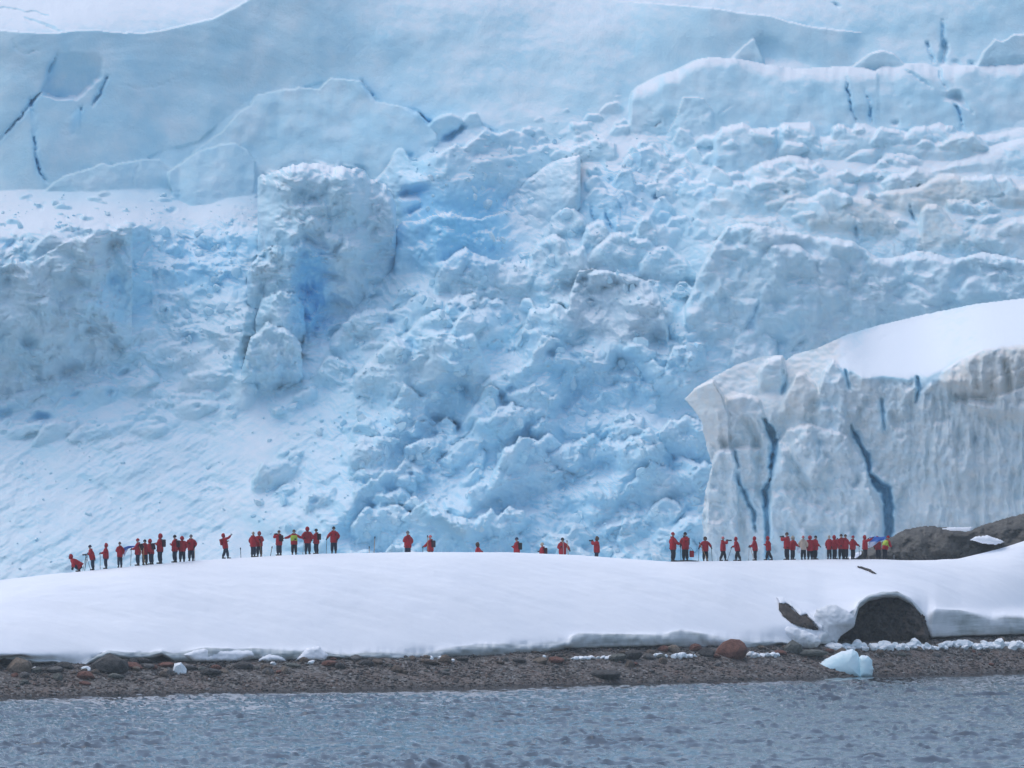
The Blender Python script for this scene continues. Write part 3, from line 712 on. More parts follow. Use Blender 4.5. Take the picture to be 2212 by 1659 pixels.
# fallen blocks lying all over the apron: the largest as pieces of the glacier, the small ones as one mass
def ice_lump(seed):
    bm = bmesh.new(); bmesh.ops.create_icosphere(bm, subdivisions=2, radius=1)
    rr = random.Random(seed)
    cuts = [(Vector((rr.gauss(0, 1), rr.gauss(0, 1), rr.gauss(0, 1))).normalized(), rr.uniform(.45, .8)) for _ in range(10)]
    for v in bm.verts:
        for n, d in cuts:
            e = v.co.dot(n) - d
            if e > 0: v.co -= n * e * .92
        v.co += Vector((rr.uniform(-.06, .06), rr.uniform(-.06, .06), rr.uniform(-.06, .06)))
    me = bpy.data.meshes.new('ice_chunk'); bm.to_mesh(me); bm.free()
    return me
LUMPS = [ice_lump(500 + k) for k in range(9)]
def const_attr(me, **kw):
    for k, v in kw.items():
        a_ = me.attributes.new(k, 'FLOAT', 'POINT'); a_.data.foreach_set('value', np.full(len(me.vertices), v, np.float32))
VAR = []
for me_ in LUMPS:
    for bl, gr in ((.0, .1), (.2, 0), (.05, .3)):
        c_ = me_.copy(); const_attr(c_, blue=bl, grey=gr, dirt=.03, snow=1.0); c_.materials.append(ICE); VAR.append(c_)
rs = np.random.RandomState(12)
def depth_at(px, py):
    i = np.clip(np.searchsorted(G.xs, px), 0, len(G.xs) - 1); j = np.clip(np.searchsorted(G.ys, py), 0, len(G.ys) - 1)
    return G.D[j, i]
def spots(poly, n):
    pa = np.array(poly, float); out = []
    while len(out) < n:
        x = rs.uniform(pa[:, 0].min(), pa[:, 0].max(), 4 * n); y = rs.uniform(pa[:, 1].min(), pa[:, 1].max(), 4 * n)
        cl = perlin(x / 70, y / 55, 131) + rs.uniform(-.3, .45, len(x))           # they gather in drifts
        ok = in_poly(x, y, poly) & (cl > .0)
        out += list(zip(x[ok], y[ok]))
    return np.array(out[:n])
ZONES = [([(520, 660), (700, 600), (940, 570), (1140, 570), (1480, 600), (1520, 780), (1560, 1230), (520, 1230), (600, 860)], 700, .9), ([(-40, 780), (330, 740), (560, 800), (600, 900), (420, 1230), (-40, 1230)], 110, .6),
         ([(330, 500), (560, 500), (540, 800), (340, 780)], 120, .8), ([(860, 340), (1100, 290), (1400, 290), (1500, 480), (1480, 600), (1120, 600), (900, 460)], 170, .9), ([(-40, 420), (540, 420), (560, 490), (330, 480), (100, 520), (-40, 540)], 90, .45)]
big, small = [], []
for poly, n, sc_ in ZONES:
    P_ = spots(poly, n)
    sz = sc_ * (3.6 + 19 * rs.rand(n) ** 6)
    for (x, y), s_ in zip(P_, sz): (big if s_ > 7.0 else small).append((x, y, s_))
big.sort(key=lambda q: -q[2]); small += big[280:]; big = big[:280]
rr = random.Random(9)
for x, y, s_ in big:
    o = link('ice_chunk', rr.choice(VAR), None, gl)
    w_ = s_ * M * .95
    o.location = at(x, y, 474.0 + float(depth_at(x, y)) * M + .15 * w_)
    o.scale = (w_ * rr.uniform(.8, 1.4), w_ * rr.uniform(.7, 1.1), w_ * rr.uniform(.6, 1.0)); o.rotation_euler = (rr.uniform(0, 6), rr.uniform(0, 6), rr.uniform(0, 6))
co_, fa_, n0 = [], [], 0
for x, y, s_ in small:
    me_ = rr.choice(LUMPS); w_ = s_ * M * .9
    v_ = np.empty(len(me_.vertices) * 3, np.float32); me_.vertices.foreach_get('co', v_)
    f_ = np.empty(len(me_.polygons) * 3, np.int32); me_.loops.foreach_get('vertex_index', f_)
    R_ = np.array(Euler((rr.uniform(0, 6), rr.uniform(0, 6), rr.uniform(0, 6))).to_matrix())
    v_ = (v_.reshape(-1, 3) * np.array([w_ * rr.uniform(.8, 1.4), w_ * rr.uniform(.7, 1.1), w_ * rr.uniform(.6, 1)])) @ R_.T + np.array(at(x, y, 474.0 + float(depth_at(x, y)) * M + .05 * w_))
    co_.append(v_); fa_.append(f_.reshape(-1, 3) + n0); n0 += len(v_)
co_ = np.concatenate(co_); fa_ = np.concatenate(fa_)
me = bpy.data.meshes.new('ice_rubble')
me.vertices.add(len(co_)); me.vertices.foreach_set('co', co_.astype(np.float32).ravel())
me.loops.add(fa_.size); me.loops.foreach_set('vertex_index', fa_.astype(np.int32).ravel())
me.polygons.add(len(fa_)); me.polygons.foreach_set('loop_start', np.arange(0, fa_.size, 3, dtype=np.int32)); me.polygons.foreach_set('loop_total', np.full(len(fa_), 3, np.int32))
me.update(); me.validate(); const_attr(me, blue=.04, grey=.12, dirt=.02, snow=1.0)
ru = link('ice_rubble', me, ICE, gl); ru['kind'] = 'stuff'
# ------------------------------------------------------------------ the grey ice cliff on the right, nearer than the glacier front
cx_ = np.concatenate([np.arange(1466, 2262, 1.8), np.arange(2262, 2700, 10)]); cyy = np.arange(600, 1262, 1.8)
C = Relief(cx_, cyy, 1250)
crest = [(1470, 868), (1478, 861), (1500, 837), (1541, 813), (1592, 786), (1647, 769), (1691, 766), (1698, 777), (1712, 766), (1763, 752), (1832, 721), (1900, 701), (2002, 677), (2105, 656), (2212, 643), (2700, 600)]
brink = [(1470, 872), (1500, 885), (1560, 880), (1600, 895), (1690, 892), (1720, 870), (1770, 850), (1800, 820), (1832, 796), (1866, 808), (1951, 818), (1985, 814), (2002, 827), (2037, 804), (2071, 777), (2122, 753), (2212, 742), (2700, 700)]
ycr = np.interp(C.X, *np.array(crest, float).T); ybr = np.interp(C.X, *np.array(brink, float).T)
C.S[:] = np.where(C.Y > ybr + 4 * fbm(C.X / 20, C.Y / 20, 3, 5), .10, .95 + 1.65 * sstep(1770, 1890, C.X))
C.S[C.Y < ycr] = 1.0
C.integrate(14)
sm_ = sstep(1790, 1850, C.X)
C.D += 12 * fbm(C.X / 130, C.Y / 150, 3, 15) - .10 * (C.X - 1850) * 1.0 + 60 * np.exp(-(C.X - 1466) / 40)
C.a['grey'][:] = np.where(C.X < 1815, .6, .65 * sstep(-4, 14, C.Y - ybr)); C.a['dirt'][:] = .42 * np.where(C.X < 1815, 1, sstep(-4, 14, C.Y - ybr))
Bc = C.block
# left end: a prow, ribs and broken blocks
Bc([(1478, 861), (1500, 838), (1541, 822), (1560, 850), (1575, 900)], [(1478, 880), (1520, 960), (1575, 980)], s=-.25, jag=2, seed=3, out=16, tx=-.2, edge=4, face=False, col=dict(dirt=.55))
for k, (t_, b_, d_) in enumerate((
    ([(1560, 900), (1570, 860), (1600, 850), (1640, 862), (1655, 900)], [(1560, 940), (1655, 945)], .45),
    ([(1690, 870), (1720, 808), (1735, 806), (1760, 830), (1775, 860)], [(1690, 905), (1775, 900)], .55),
    ([(1765, 860), (1780, 800), (1800, 780), (1820, 800), (1830, 880)], [(1765, 960), (1830, 960)], .3),
    ([(1640, 800), (1660, 776), (1690, 770), (1698, 800)], [(1640, 850), (1698, 845)], .3),
    ([(1520, 1250), (1530, 1040), (1545, 980), (1575, 960), (1592, 1000), (1600, 1250)], [(1520, 1256), (1600, 1256)], .38),
    ([(1660, 1250), (1665, 1040), (1672, 960), (1700, 930), (1750, 915), (1790, 930), (1830, 940), (1870, 1000), (1880, 1060), (1890, 1250)], [(1660, 1256), (1890, 1256)], .36),
    ([(1800, 1250), (1815, 1060), (1830, 1030), (1870, 1032), (1886, 1070), (1905, 1100), (1908, 1250)], [(1800, 1256), (1908, 1256)], .36))):
    Bc(t_, b_, s=.12 if k < 4 else .06, cap=3, jag=4, seed=40 + k, out=14 if k < 4 else 22, edge=9, wob=14, wsc=40, col=dict(dirt=d_))
# the bulging stained layer on the right and its shadowed underside
Bc([(2030, 812), (2037, 803), (2071, 778), (2122, 755), (2212, 744), (2700, 700)], [(2030, 835), (2060, 846), (2080, 855), (2115, 858), (2150, 860), (2212, 838), (2700, 800)], s=.35, cap=16, scap=1.3, jag=2, seed=51, out=34, wob=12, wsc=60, fade=(20, 0), col=dict(dirt=.62))
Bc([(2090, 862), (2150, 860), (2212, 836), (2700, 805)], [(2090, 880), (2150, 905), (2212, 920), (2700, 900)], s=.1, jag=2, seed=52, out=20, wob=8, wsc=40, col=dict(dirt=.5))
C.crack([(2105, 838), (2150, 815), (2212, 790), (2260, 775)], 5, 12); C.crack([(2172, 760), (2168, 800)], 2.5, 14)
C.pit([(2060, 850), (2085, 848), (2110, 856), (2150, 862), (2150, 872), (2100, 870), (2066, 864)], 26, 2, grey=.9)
for c_, w_, d_ in (([(1650, 905), (1668, 935), (1674, 967), (1664, 1036)], 22, 120), ([(1664, 1036), (1652, 1060), (1658, 1140), (1660, 1250)], 16, 90), ([(1589, 975), (1592, 1035), (1612, 1075), (1627, 1104), (1632, 1150)], 9, 70),
                   ([(1838, 918), (1852, 950), (1873, 985), (1880, 1034)], 13, 90), ([(1884, 1030), (1892, 1045), (1915, 1060), (1920, 1110), (1922, 1250)], 34, 150), ([(1903, 862), (1908, 900), (1912, 932)], 7, 50), ([(1982, 812), (1986, 840), (1980, 868)], 12, 70),
                   ([(1825, 800), (1828, 820), (1836, 842)], 10, 60), ([(1690, 800), (1697, 830), (1690, 850)], 12, 50),
                   ([(1768, 950), (1772, 970), (1764, 1000)], 5, 30)):
    C.crack(c_, w_ * 1.05, d_ * 1.0, blue=.26, jit=.5)
for p_ in ([(2060, 735), (2072, 728), (2090, 740), (2100, 738), (2082, 748)], [(1895, 728), (1920, 720), (1935, 726), (1912, 732)], [(1965, 790), (1990, 782), (2000, 792), (1980, 796)], [(1740, 880), (1760, 860), (1775, 880), (1755, 895)]):
    C.pit(p_, 7, 1)
wXc = C.X + 7 * fbm(C.X / 40, C.Y / 90, 3, 7); 
flute = sstep(1880, 2010, C.X) * sstep(0, 50, C.Y - ybr)
face = sstep(-4, 14, C.Y - ybr)
C.D += flute * np.clip(.8 + 1.2 * fbm(C.X / 70, C.Y / 120, 2, 63), .1, 1.6) * (44 * billow(wXc / 34, C.Y / 170, 4, 21, .55) + 3.5 * fbm(wXc / 7, C.Y / 60, 3, 24)) * 1.2
C.D += face * (1 - .5 * flute) * (-62 * billow(C.X / 70, C.Y / 95, 5, 31, .5) - 14 * billow(C.X / 22, C.Y / 30, 3, 35, .5) + 4 * fbm(C.X / 14, C.Y / 18, 3, 33))
C.D += (1 - face) * (1.2 * fbm(C.X / 50, C.Y / 22, 3, 37) + (1 - sm_) * (-14 * billow(C.X / 40, C.Y / 26, 4, 38, .5)))

band = np.exp(-((C.Y - ybr + 12) / 26) ** 2)
C.a['dirt'][:] = np.maximum(C.a['dirt'], (1 - sm_) * .55 * (fbm(C.X / 60, C.Y / 40, 3, 44) + .5) * sstep(120, 0, C.Y - ybr))
C.a['dirt'][:] = np.maximum(C.a['dirt'], sstep(1850, 2060, C.X) * face * .42 * np.clip(fbm(C.X / 24, C.Y / 160, 3, 45) + .4, 0, 1))
sil = [(1400, 500), (1478, 500), (1478, 861), (1493, 880), (1514, 909), (1527, 974), (1538, 1003), (1524, 1053), (1517, 1107), (1518, 1300), (1400, 1300)]
msk = (C.Y > ycr + 1.5 * fbm(C.X / 12, C.Y * 0, 3, 9)) & ~in_poly(C.X + 4 * fbm(C.X / 18, C.Y / 18, 3, 46), C.Y, sil)
keep = msk[:-1, :-1] & msk[1:, :-1] & msk[:-1, 1:] & msk[1:, 1:]
wc_, _, _ = worley((C.X + 14 * fbm(C.X / 50, C.Y / 60, 3, 61)) / 62, (C.Y + 14 * fbm(C.X / 50, C.Y / 60, 3, 62)) / 105, 5, 1.3)
C.D += face * (1 - .6 * flute) * 26 * blur(wc_, 2, 2, 1)
top_ = (1 - sstep(-14, 6, C.Y - ybr)) * sstep(1860, 1960, C.X)
C.D = blur(C.D, 1, 1, 1) * (1 - top_) + blur(C.D, 26, 2, 2) * top_
for k in C.a: C.a[k] = blur(C.a[k], 3, 3, 2)
def cliff_points(D): return unproject(C.X, C.Y, 450.0 + D * .036)
cl = link('ice_cliff', grid_mesh('ice_cliff', *cliff_points(C.D), keep=keep, skirt=cliff_points(C.D + 160), attrs=C.a), ICE)
tag(cl, 'grey fluted ice cliff with dark cracks under a smooth white snowfield on the right', 'ice cliff')
# ------------------------------------------------------------------ water, beach, snow bank
WATER_L = [(-700, 1521.8), (0, 1505), (756, 1490), (1566, 1471), (2212, 1452), (2900, 1432)]
def shore_Y(px):
    py = np.interp(px, *np.array(WATER_L).T)
    x, y, z = unproject(px, py, 1.0)
    return CAM_H / (CAM_H - z)
LIP_T = [(-700, 1430), (0, 1422), (44, 1412), (68, 1424), (120, 1425), (157, 1438), (171, 1440), (191, 1424), (232, 1404), (273, 1408), (325, 1409), (349, 1404), (376, 1412), (444, 1398), (513, 1402), (547, 1400), (615, 1404), (684, 1405), (718, 1412), (756, 1414), (789, 1409), (917, 1411), (976, 1398), (1034, 1391), (1122, 1391), (1200, 1386), (1228, 1382), (1236, 1372), (1250, 1367), (1342, 1369), (1433, 1371), (1450, 1364), (1470, 1359), (1561, 1376), (1620, 1385), (1680, 1382), (1705, 1384), (1765, 1386), (1775, 1366), (1805, 1355), (1815, 1342), (1838, 1322), (1846, 1316), (1854, 1300), (1876, 1285), (1905, 1278), (1938, 1277), (1966, 1291), (1988, 1314), (2004, 1332), (2021, 1316), (2075, 1318), (2142, 1337), (2168, 1332), (2212, 1334), (2900, 1320)]
LIP_B = [(-700, 1440), (0, 1432), (44, 1423), (68, 1432), (120, 1432), (157, 1449), (171, 1449), (191, 1435), (232, 1418), (273, 1423), (325, 1423), (349, 1415), (376, 1429), (444, 1430), (513, 1432), (547, 1423), (615, 1425), (684, 1427), (718, 1420), (756, 1424), (829, 1424), (917, 1427), (990, 1418), (1038, 1420), (1082, 1414), (1159, 1413), (1228, 1400), (1342, 1398), (1433, 1394), (1481, 1398), (1561, 1396), (1620, 1399), (1690, 1390), (1705, 1396), (1765, 1399), (1772, 1391), (1805, 1391), (1815, 1374), (1845, 1353), (1849, 1335), (1855, 1313), (1876, 1297), (1905, 1291), (1938, 1290), (1966, 1304), (1988, 1328), (1998, 1350), (2012, 1377), (2075, 1373), (2212, 1370), (2900, 1350)]
CREST = [(-700, 1345), (0, 1253), (100, 1241), (180, 1234), (300, 1222), (400, 1213), (500, 1206), (600, 1200), (700, 1196), (800, 1194), (900, 1192.5), (1100, 1193), (1250, 1199), (1350, 1207), (1450, 1213), (1600, 1211.5), (1700, 1209.5), (1800, 1208), (1900, 1209), (2059, 1215), (2080, 1206), (2120, 1196), (2170, 1184), (2212, 1174), (2900, 1050)]
BEACH = [(-700, 1446), (0, 1438), (444, 1432), (756, 1425), (990, 1420), (1228, 1407), (1561, 1400), (1797, 1398), (2212, 1378), (2900, 1350)]
def ev(line, x): return np.interp(x, *np.array(line, float).T)
def lip_Y(px): return shore_Y(px) + 6.5
def lip_extra(px): return .9 * sstep(1800, 1852, px) * sstep(2016, 1985, px)
def crest_Y(px): return shore_Y(px) + 21.0 + 2 * perlin(px / 300.0, px * 0, 8)
sx = np.concatenate([np.arange(-700, -60, 20), np.arange(-60, 2272, 2.5), np.arange(2272, 2900, 20)])
jagl = 1.6 * fbm(sx / 16, sx * 0, 4, 3)
pb = ev(LIP_B, sx) + jagl; pt = ev(LIP_T, sx) + 1.2 * fbm(sx / 22, sx * 0, 4, 4); pc = ev(CREST, sx) + .7 * fbm(sx / 90, sx * 0, 4, 5)
YL = lip_Y(sx) + lip_extra(sx) + .5 * fbm(sx / 60, sx * 0, 4, 6); YC = crest_Y(sx)
rows_p, rows_Y, rows_l = [], [], []
def row(p, Y, l): rows_p.append(p); rows_Y.append(Y); rows_l.append(0 * p + l)
row(pb + 1.5, YL + 3.0, 1); row(pb + .6, YL + 1.4, 1); row(pb, YL + .35, 1)
NL = 7
for k in range(NL):
    u = k / (NL - 1)
    row(pb + (pt - pb) * (.06 + .94 * u), YL + .22 * (2 * u - 1) ** 2 + .12 * u + .10 * perlin(sx / 14, sx * 0 + u * 2.2, 17) + .14 * perlin(sx / 40, sx * 0 + u * 1.2, 18), 1 if u < .9 else .5)
NS = 100
def soft1(a_, r_): return boxblur(boxblur(boxblur(a_, r_, 0), r_, 0), r_, 0)
wB = sstep(1740, 1800, sx) * sstep(2080, 2015, sx)
pts_s = soft1(pt, 60) * (1 - wB) + soft1(pt, 24) * wB; YL_s = soft1(YL, 60) * (1 - wB) + soft1(YL, 24) * wB; pc_s = soft1(pc, 40)
for k in range(1, NS + 1):
    u = k / NS
    f = 1 - (1 - u) ** 1.55
    q = (1 - u) ** (60 - 44 * wB)
    row(pts_s + (pc_s - pts_s) * f + (pc - pc_s) * u ** 14 + (pt - pts_s) * q, YL_s + .34 + (YC - YL_s - .34) * u + (YL - YL_s) * q, max(0, .25 - u * 6))
RP = np.array(rows_p); RY = np.array(rows_Y); RL = np.array(rows_l)
px2 = np.broadcast_to(sx, RP.shape)
SX, SY, SZ = (np.array(v) for v in unproject(px2, RP, RY))
nS = RP.shape[0] - NS
dmp = np.concatenate([np.zeros(nS), np.sin(np.linspace(0, 1, NS) * math.pi) ** .5])[:, None]
SZ += dmp * (.13 * fbm(SX / 5.0, SY / 2.2, 4, 23) + .035 * fbm(SX / 1.2, SY / .6, 3, 24) + .22 * fbm(SX / 14.0, SY / 7.0, 2, 25))
trod = np.concatenate([np.zeros(nS), np.exp(-((np.linspace(0, 1, NS) - .965) / .022) ** 2)])[:, None] * np.clip(.4 + fbm(SX / 6, SY * 0, 2, 27), 0, 1)
SZ -= trod * .10 * np.clip(fbm(SX / .55, SY / .35, 2, 28) + .15, 0, 1)
cx3, cy3, cz3 = SX[-1], SY[-1], SZ[-1]
def back_slope(px): return .015 + .125 * sstep(780, 930, px) * sstep(1420, 1250, px)
def ground_z(px, d):
    """snow surface behind the crest: d metres beyond it"""
    return float(np.interp(px, sx, cz3)) - .5 * float(back_slope(px)) * d * min(1.0, d / 2) - .5 * float(back_slope(px)) * d
ds = np.array([.3, .7, 1.2, 2, 3, 4.5, 6, 8, 10, 13, 17, 22, 30, 42, 60])
addx, addy, addz = [], [], []
for d in ds:
    k = (cy3 + d) / cy3
    addx.append(cx3 * k); addy.append(cy3 + d)
    addz.append(cz3 - .5 * back_slope(sx) * d * min(1.0, d / 2) - .5 * back_slope(sx) * d - (.0015 * d * d))
SX = np.vstack([SX, addx]); SY = np.vstack([SY, addy]); SZ = np.vstack([SZ, addz])
lipA = np.vstack([RL, np.zeros((len(ds), len(sx)))])
def make_snow():
    t = NT('snow')
    v = t.coord()
    n1 = t.noise(.25, 4, .55, v); n2 = t.noise(2.5, 4, .6, v)
    c = t.ramp(n1, [(.3, (.84, .87, .92)), (.7, (.88, .90, .935))])
    lay = t.noise(1.0, 5, .6, t.coord((.16, .3, 3.2)))
    dirty = t.ramp(lay, [(.3, (.30, .34, .34)), (.48, (.50, .55, .56)), (.62, (.66, .70, .72)), (.8, (.78, .81, .83))])
    f = t.rng(t.math('ADD', t.attr('lip'), t.math('MULTIPLY', t.math('SUBTRACT', n2, .5), .5)), .25, .8)
    c = t.mix(t.math('MULTIPLY', f, t.rng(n1, .32, .55, .45, 1)), c, dirty)
    t.bump(t.math('ADD', t.noise(3, 5, .6, v), t.noise(.8, 4, .6, v)), .25, .08)
    return t.done(c, .7, .2)
SNOWM = make_snow()
sb = link('snow_bank', grid_mesh('snow_bank', SX, SY, SZ, attrs=dict(lip=lipA), flip=True), SNOWM)
tag(sb, kind='structure'); sb['label'] = 'smooth white snow bank sloping down to the beach'
def snow_Y(px, py):
    """distance of the snow slope seen at (px, py)"""
    i = int(np.clip(np.searchsorted(sx, px), 0, len(sx) - 1))
    return float(np.interp(-py, -RP[2:, i], RY[2:, i]))
# beach
bd = np.concatenate([np.array([-40, -15, -6, -3]), np.arange(-1.5, 7.2, .16), np.array([8, 9.5, 11, 14])])
bxp = np.concatenate([np.arange(-700, -60, 20), np.arange(-60, 2272, 4.0), np.arange(2272, 2900, 20)])
Yw = shore_Y(bxp)
zt = np.array(unproject(bxp, ev(BEACH, bxp), Yw + 6.5)[2])
def beach_h(d, ztop):
    t = d / 6.5
    return np.where(d < 0, d * .22, ztop * np.clip(t, 0, 1.6) ** .9)
BXP, BD = np.meshgrid(bxp, bd)
BY = shore_Y(BXP) + BD
BX = np.array(unproject(BXP, 1400, BY)[0])
BZ = beach_h(BD, zt[None]) + (BD > -2) * (.05 * fbm(BX / .7, BY / .7, 3, 33) + .10 * fbm(BX / 3, BY / 2, 3, 34) * sstep(.3, 2, BD))
BZ = np.where(BD > 7.3, BZ[np.searchsorted(bd, 6.5)][None] + (BD - 6.5) * .05, BZ)
def make_beach():
    t = NT('beach_gravel')
    v = t.coord()
    vo = t.n('ShaderNodeTexVoronoi', Scale=5.5); t.l(v, vo.inputs['Vector'])
    sep = t.t.nodes.new('ShaderNodeSeparateColor'); t.l(vo.outputs['Color'], sep.inputs[0])
    c = t.ramp(sep.outputs[0], [(0, (.055, .05, .05)), (.45, (.105, .098, .09)), (.75, (.15, .138, .125)), (1, (.25, .24, .23))])
    c = t.mix(t.rng(t.noise(.5, 4, .6, v), .4, .65), c, t.mix(.6, c, (.15, .105, .085)))
    g_ = t.t.nodes.new('ShaderNodeNewGeometry'); sp = t.t.nodes.new('ShaderNodeSeparateXYZ'); t.l(g_.outputs['Position'], sp.inputs[0])
    wet = t.rng(t.math('ADD', sp.outputs[2], t.math('MULTIPLY', t.noise(.8, 3, .6, v), .25)), .18, .42)
    c = t.mix(wet, t.mix(.55, c, (.02, .02, .022)), c)
    t.bump(vo.outputs['Distance'], .8, .12)
    return t.done(c, .75, .3)
bch = link('beach', grid_mesh('beach', BX, BY, BZ, flip=True), make_beach())
tag(bch, kind='structure'); bch['label'] = 'brown grey pebble beach between snow and water'
def beach_point(px, d):
    """point on the beach, d metres inland of the water's edge"""
    Y = float(shore_Y(px)) + d
    ztop = float(np.interp(px, bxp, zt))
    return Vector((float(unproject(px, 1400, Y)[0]), Y, float(beach_h(np.array(d), ztop))))
def beach_at(px, py):
    """beach point seen at (px, py)"""
    best = None
    for d in np.arange(.1, 7.5, .1):
        p = beach_point(px, d)
        e = abs(float(project(p.x, p.y, p.z)[1]) - py)
        if best is None or e < best[0]: best = (e, p, d)
    return best[1]
# water: wind chop as real waves, calmer towards the shore
def waves(x, y, rs):
    z = np.zeros(x.shape)
    for k in range(46):
        lam = 0.45 * (6.0 / .45) ** (rs.rand() ** 1.2)
        th = math.radians(rs.normal(80, 50))
        am = .0135 * lam ** .95 * rs.uniform(.5, 1.3)
        ph = rs.rand() * 6.28
        kx, ky = 2 * math.pi / lam * math.cos(th), 2 * math.pi / lam * math.sin(th)
        s = kx * x + ky * y + ph + .6 * perlin(x / (lam * 4), y / (lam * 4), k)
        z += am * (2 * (1 - np.abs(np.sin(s / 2))) - .7)
    return z
wyy = np.concatenate([np.array([-4000, -1200, -400, -100, 2, 60, 120, 170, 196, 206]), np.arange(210, 414, .40)])
wpx = np.concatenate([np.array([-90000, -20000, -5000, -2500, -1500, -900]), np.arange(-420, -30, 14), np.arange(-30, 2242, 2.9), np.arange(2242, 2640, 14), np.array([3200, 4000, 8000, 20000, 90000])])
WP, WY = np.meshgrid(wpx, wyy)
WX = (WP - 1106) / FV * np.maximum(WY, 200)
patch = .55 + .75 * np.clip(fbm(WX / 16, WY / 30, 3, 44) + .35, 0, 1.2)
calm = 1 - .72 * sstep(-26, -1, WY - shore_Y(WP))
wl = np.clip(fbm(WX / 1.5, WY / 1.9, 3, 45, .55) - .06, 0, 1) ** 1.25 + .7 * np.clip(fbm(WX / .9 + 7, WY / 1.2, 3, 46, .55) - .07, 0, 1) ** 1.2
wr = np.clip(fbm(WX / 2.2, WY / 1.5, 3, 47, .5, True) - .30, 0, 1) ** 1.2
WZ = (.26 * wr + .40 * waves(WX, WY, np.random.RandomState(5)) + .30 * wl) * patch * calm * sstep(208, 222, WY)
def make_water():
    t = NT('sea_water')
    v = t.coord((1, 1, 1))
    h = t.math('ADD', t.noise(2.2, 4, .6, v), t.math('MULTIPLY', t.noise(7, 3, .6, v), .35))
    t.bump(h, .18, .05)
    t.b.inputs['IOR'].default_value = 1.33
    return t.done((.024, .030, .036), .08, .5)
wt = link('water', grid_mesh('water', WX, WY, WZ, keep=(WY < shore_Y(WP) + 4)[:-1, :-1], flip=True), make_water())
tag(wt, kind='structure'); wt['label'] = 'choppy grey blue sea water in front of the beach'
# ------------------------------------------------------------------ rocks, stones and stranded ice
def rock_mat(name, dark, light, scale=1.5, strata=(1, 1, 1)):
    t = NT(name)
    v = t.coord(strata)
    n1 = t.noise(scale, 6, .65, v, .6); n2 = t.noise(scale * 6, 4, .6, v)
    c = t.ramp(n1, [(.38, dark), (.5, tuple((a + b) / 2 for a, b in zip(dark, light))), (.62, light)])
    c = t.mix(.35, c, t.ramp(n2, [(.3, tuple(.5 * a for a in dark)), (.7, light)]))
    t.bump(t.math('ADD', n1, t.math('MULTIPLY', n2, .4)), .9, .15)
    return t.done(c, .8, .3)
DARK_ROCK = rock_mat('dark_rock', (.010, .009, .009), (.105, .080, .064), 1.3)
OUT_ROCK = rock_mat('outcrop_rock', (.035, .037, .037), (.14, .132, .118), .7, (1, 1, 2.4))
STONES = [rock_mat('stone_grey', (.08, .08, .08), (.20, .19, .18)), rock_mat('stone_brown', (.08, .06, .048), (.20, .155, .12)), rock_mat('stone_red', (.11, .045, .032), (.25, .115, .085)),
          rock_mat('stone_dark', (.03, .03, .031), (.10, .095, .09)), rock_mat('stone_tan', (.14, .11, .085), (.28, .22, .17)), rock_mat('stone_green_grey', (.07, .078, .07), (.18, .185, .165))]
def make_clear_ice():
    t = NT('stranded_ice')
    v = t.coord()
    c = t.ramp(t.noise(1.2, 4, .6, v), [(.3, (.74, .85, .90)), (.7, (.88, .92, .945))])
    c = t.mix(t.rng(t.slope(), .3, .8), c, (.90, .925, .945))
    t.bump(t.noise(4, 5, .6, v), .4, .08)
    return t.done(c, .35, .4)
WHITE_ICE = make_clear_ice()
def make_smooth_ice():
    t = NT('smooth_blue_ice')
    v = t.coord()
    c = t.ramp(t.noise(.9, 3, .5, v), [(.3, (.50, .75, .83)), (.7, (.68, .85, .90))])
    c = t.mix(t.rng(t.slope(), .72, .98), c, (.84, .89, .92))
    return t.done(c, .3, .45)
SMOOTH_ICE = make_smooth_ice()

def relief_patch(name, poly, Yf, bulge, thick, mat, step=2.0, seed=1, nz=(0.25, 14), r=None, attrs=None, pw=.5, jag=2.5, parent=None, tilt=0.0):
    """solid lump with the outline poly (picture units); Yf(px,py) is where its rim lies, bulge its swell towards the sea, both in metres"""
    pa = np.array(poly, float)
    gx = np.arange(pa[:, 0].min() - 3 * step, pa[:, 0].max() + 3 * step, step); gy = np.arange(pa[:, 1].min() - 3 * step, pa[:, 1].max() + 3 * step, step)
    X, Y_ = np.meshgrid(gx, gy)
    wx = X + jag * fbm(X / 12, Y_ / 12, 3, seed); wy = Y_ + jag * fbm(X / 12, Y_ / 12, 3, seed + 1)
    m = in_poly(wx, wy, poly)
    d, _ = seg_dist(wx, wy, list(poly) + [poly[0]])
    R = r or d[m].max()
    u = np.clip(np.where(m, d, 0) / R, 0, 1)
    dep = np.vectorize(Yf)(X, Y_) if callable(Yf) else np.full(X.shape, float(Yf))
    dep = dep - bulge * (1 - (1 - u) ** 2) ** pw + nz[0] * (fbm(X / nz[1], Y_ / nz[1], 5, seed + 5, .55) + .8 * fbm(X / nz[1] / 2.2, Y_ / nz[1] / 2.2, 3, seed + 8, .55, True)) + tilt * (pa[:, 1].max() - Y_)
    keep = m[:-1, :-1] & m[1:, :-1] & m[:-1, 1:] & m[1:, 1:]
    p = unproject(X, Y_, dep); q = unproject(X, Y_, dep + thick)
    at_ = {k: np.full(X.shape, v) for k, v in (attrs or {}).items()}
    return link(name, grid_mesh(name, *p, keep=keep, skirt=q, attrs=at_), mat, parent)
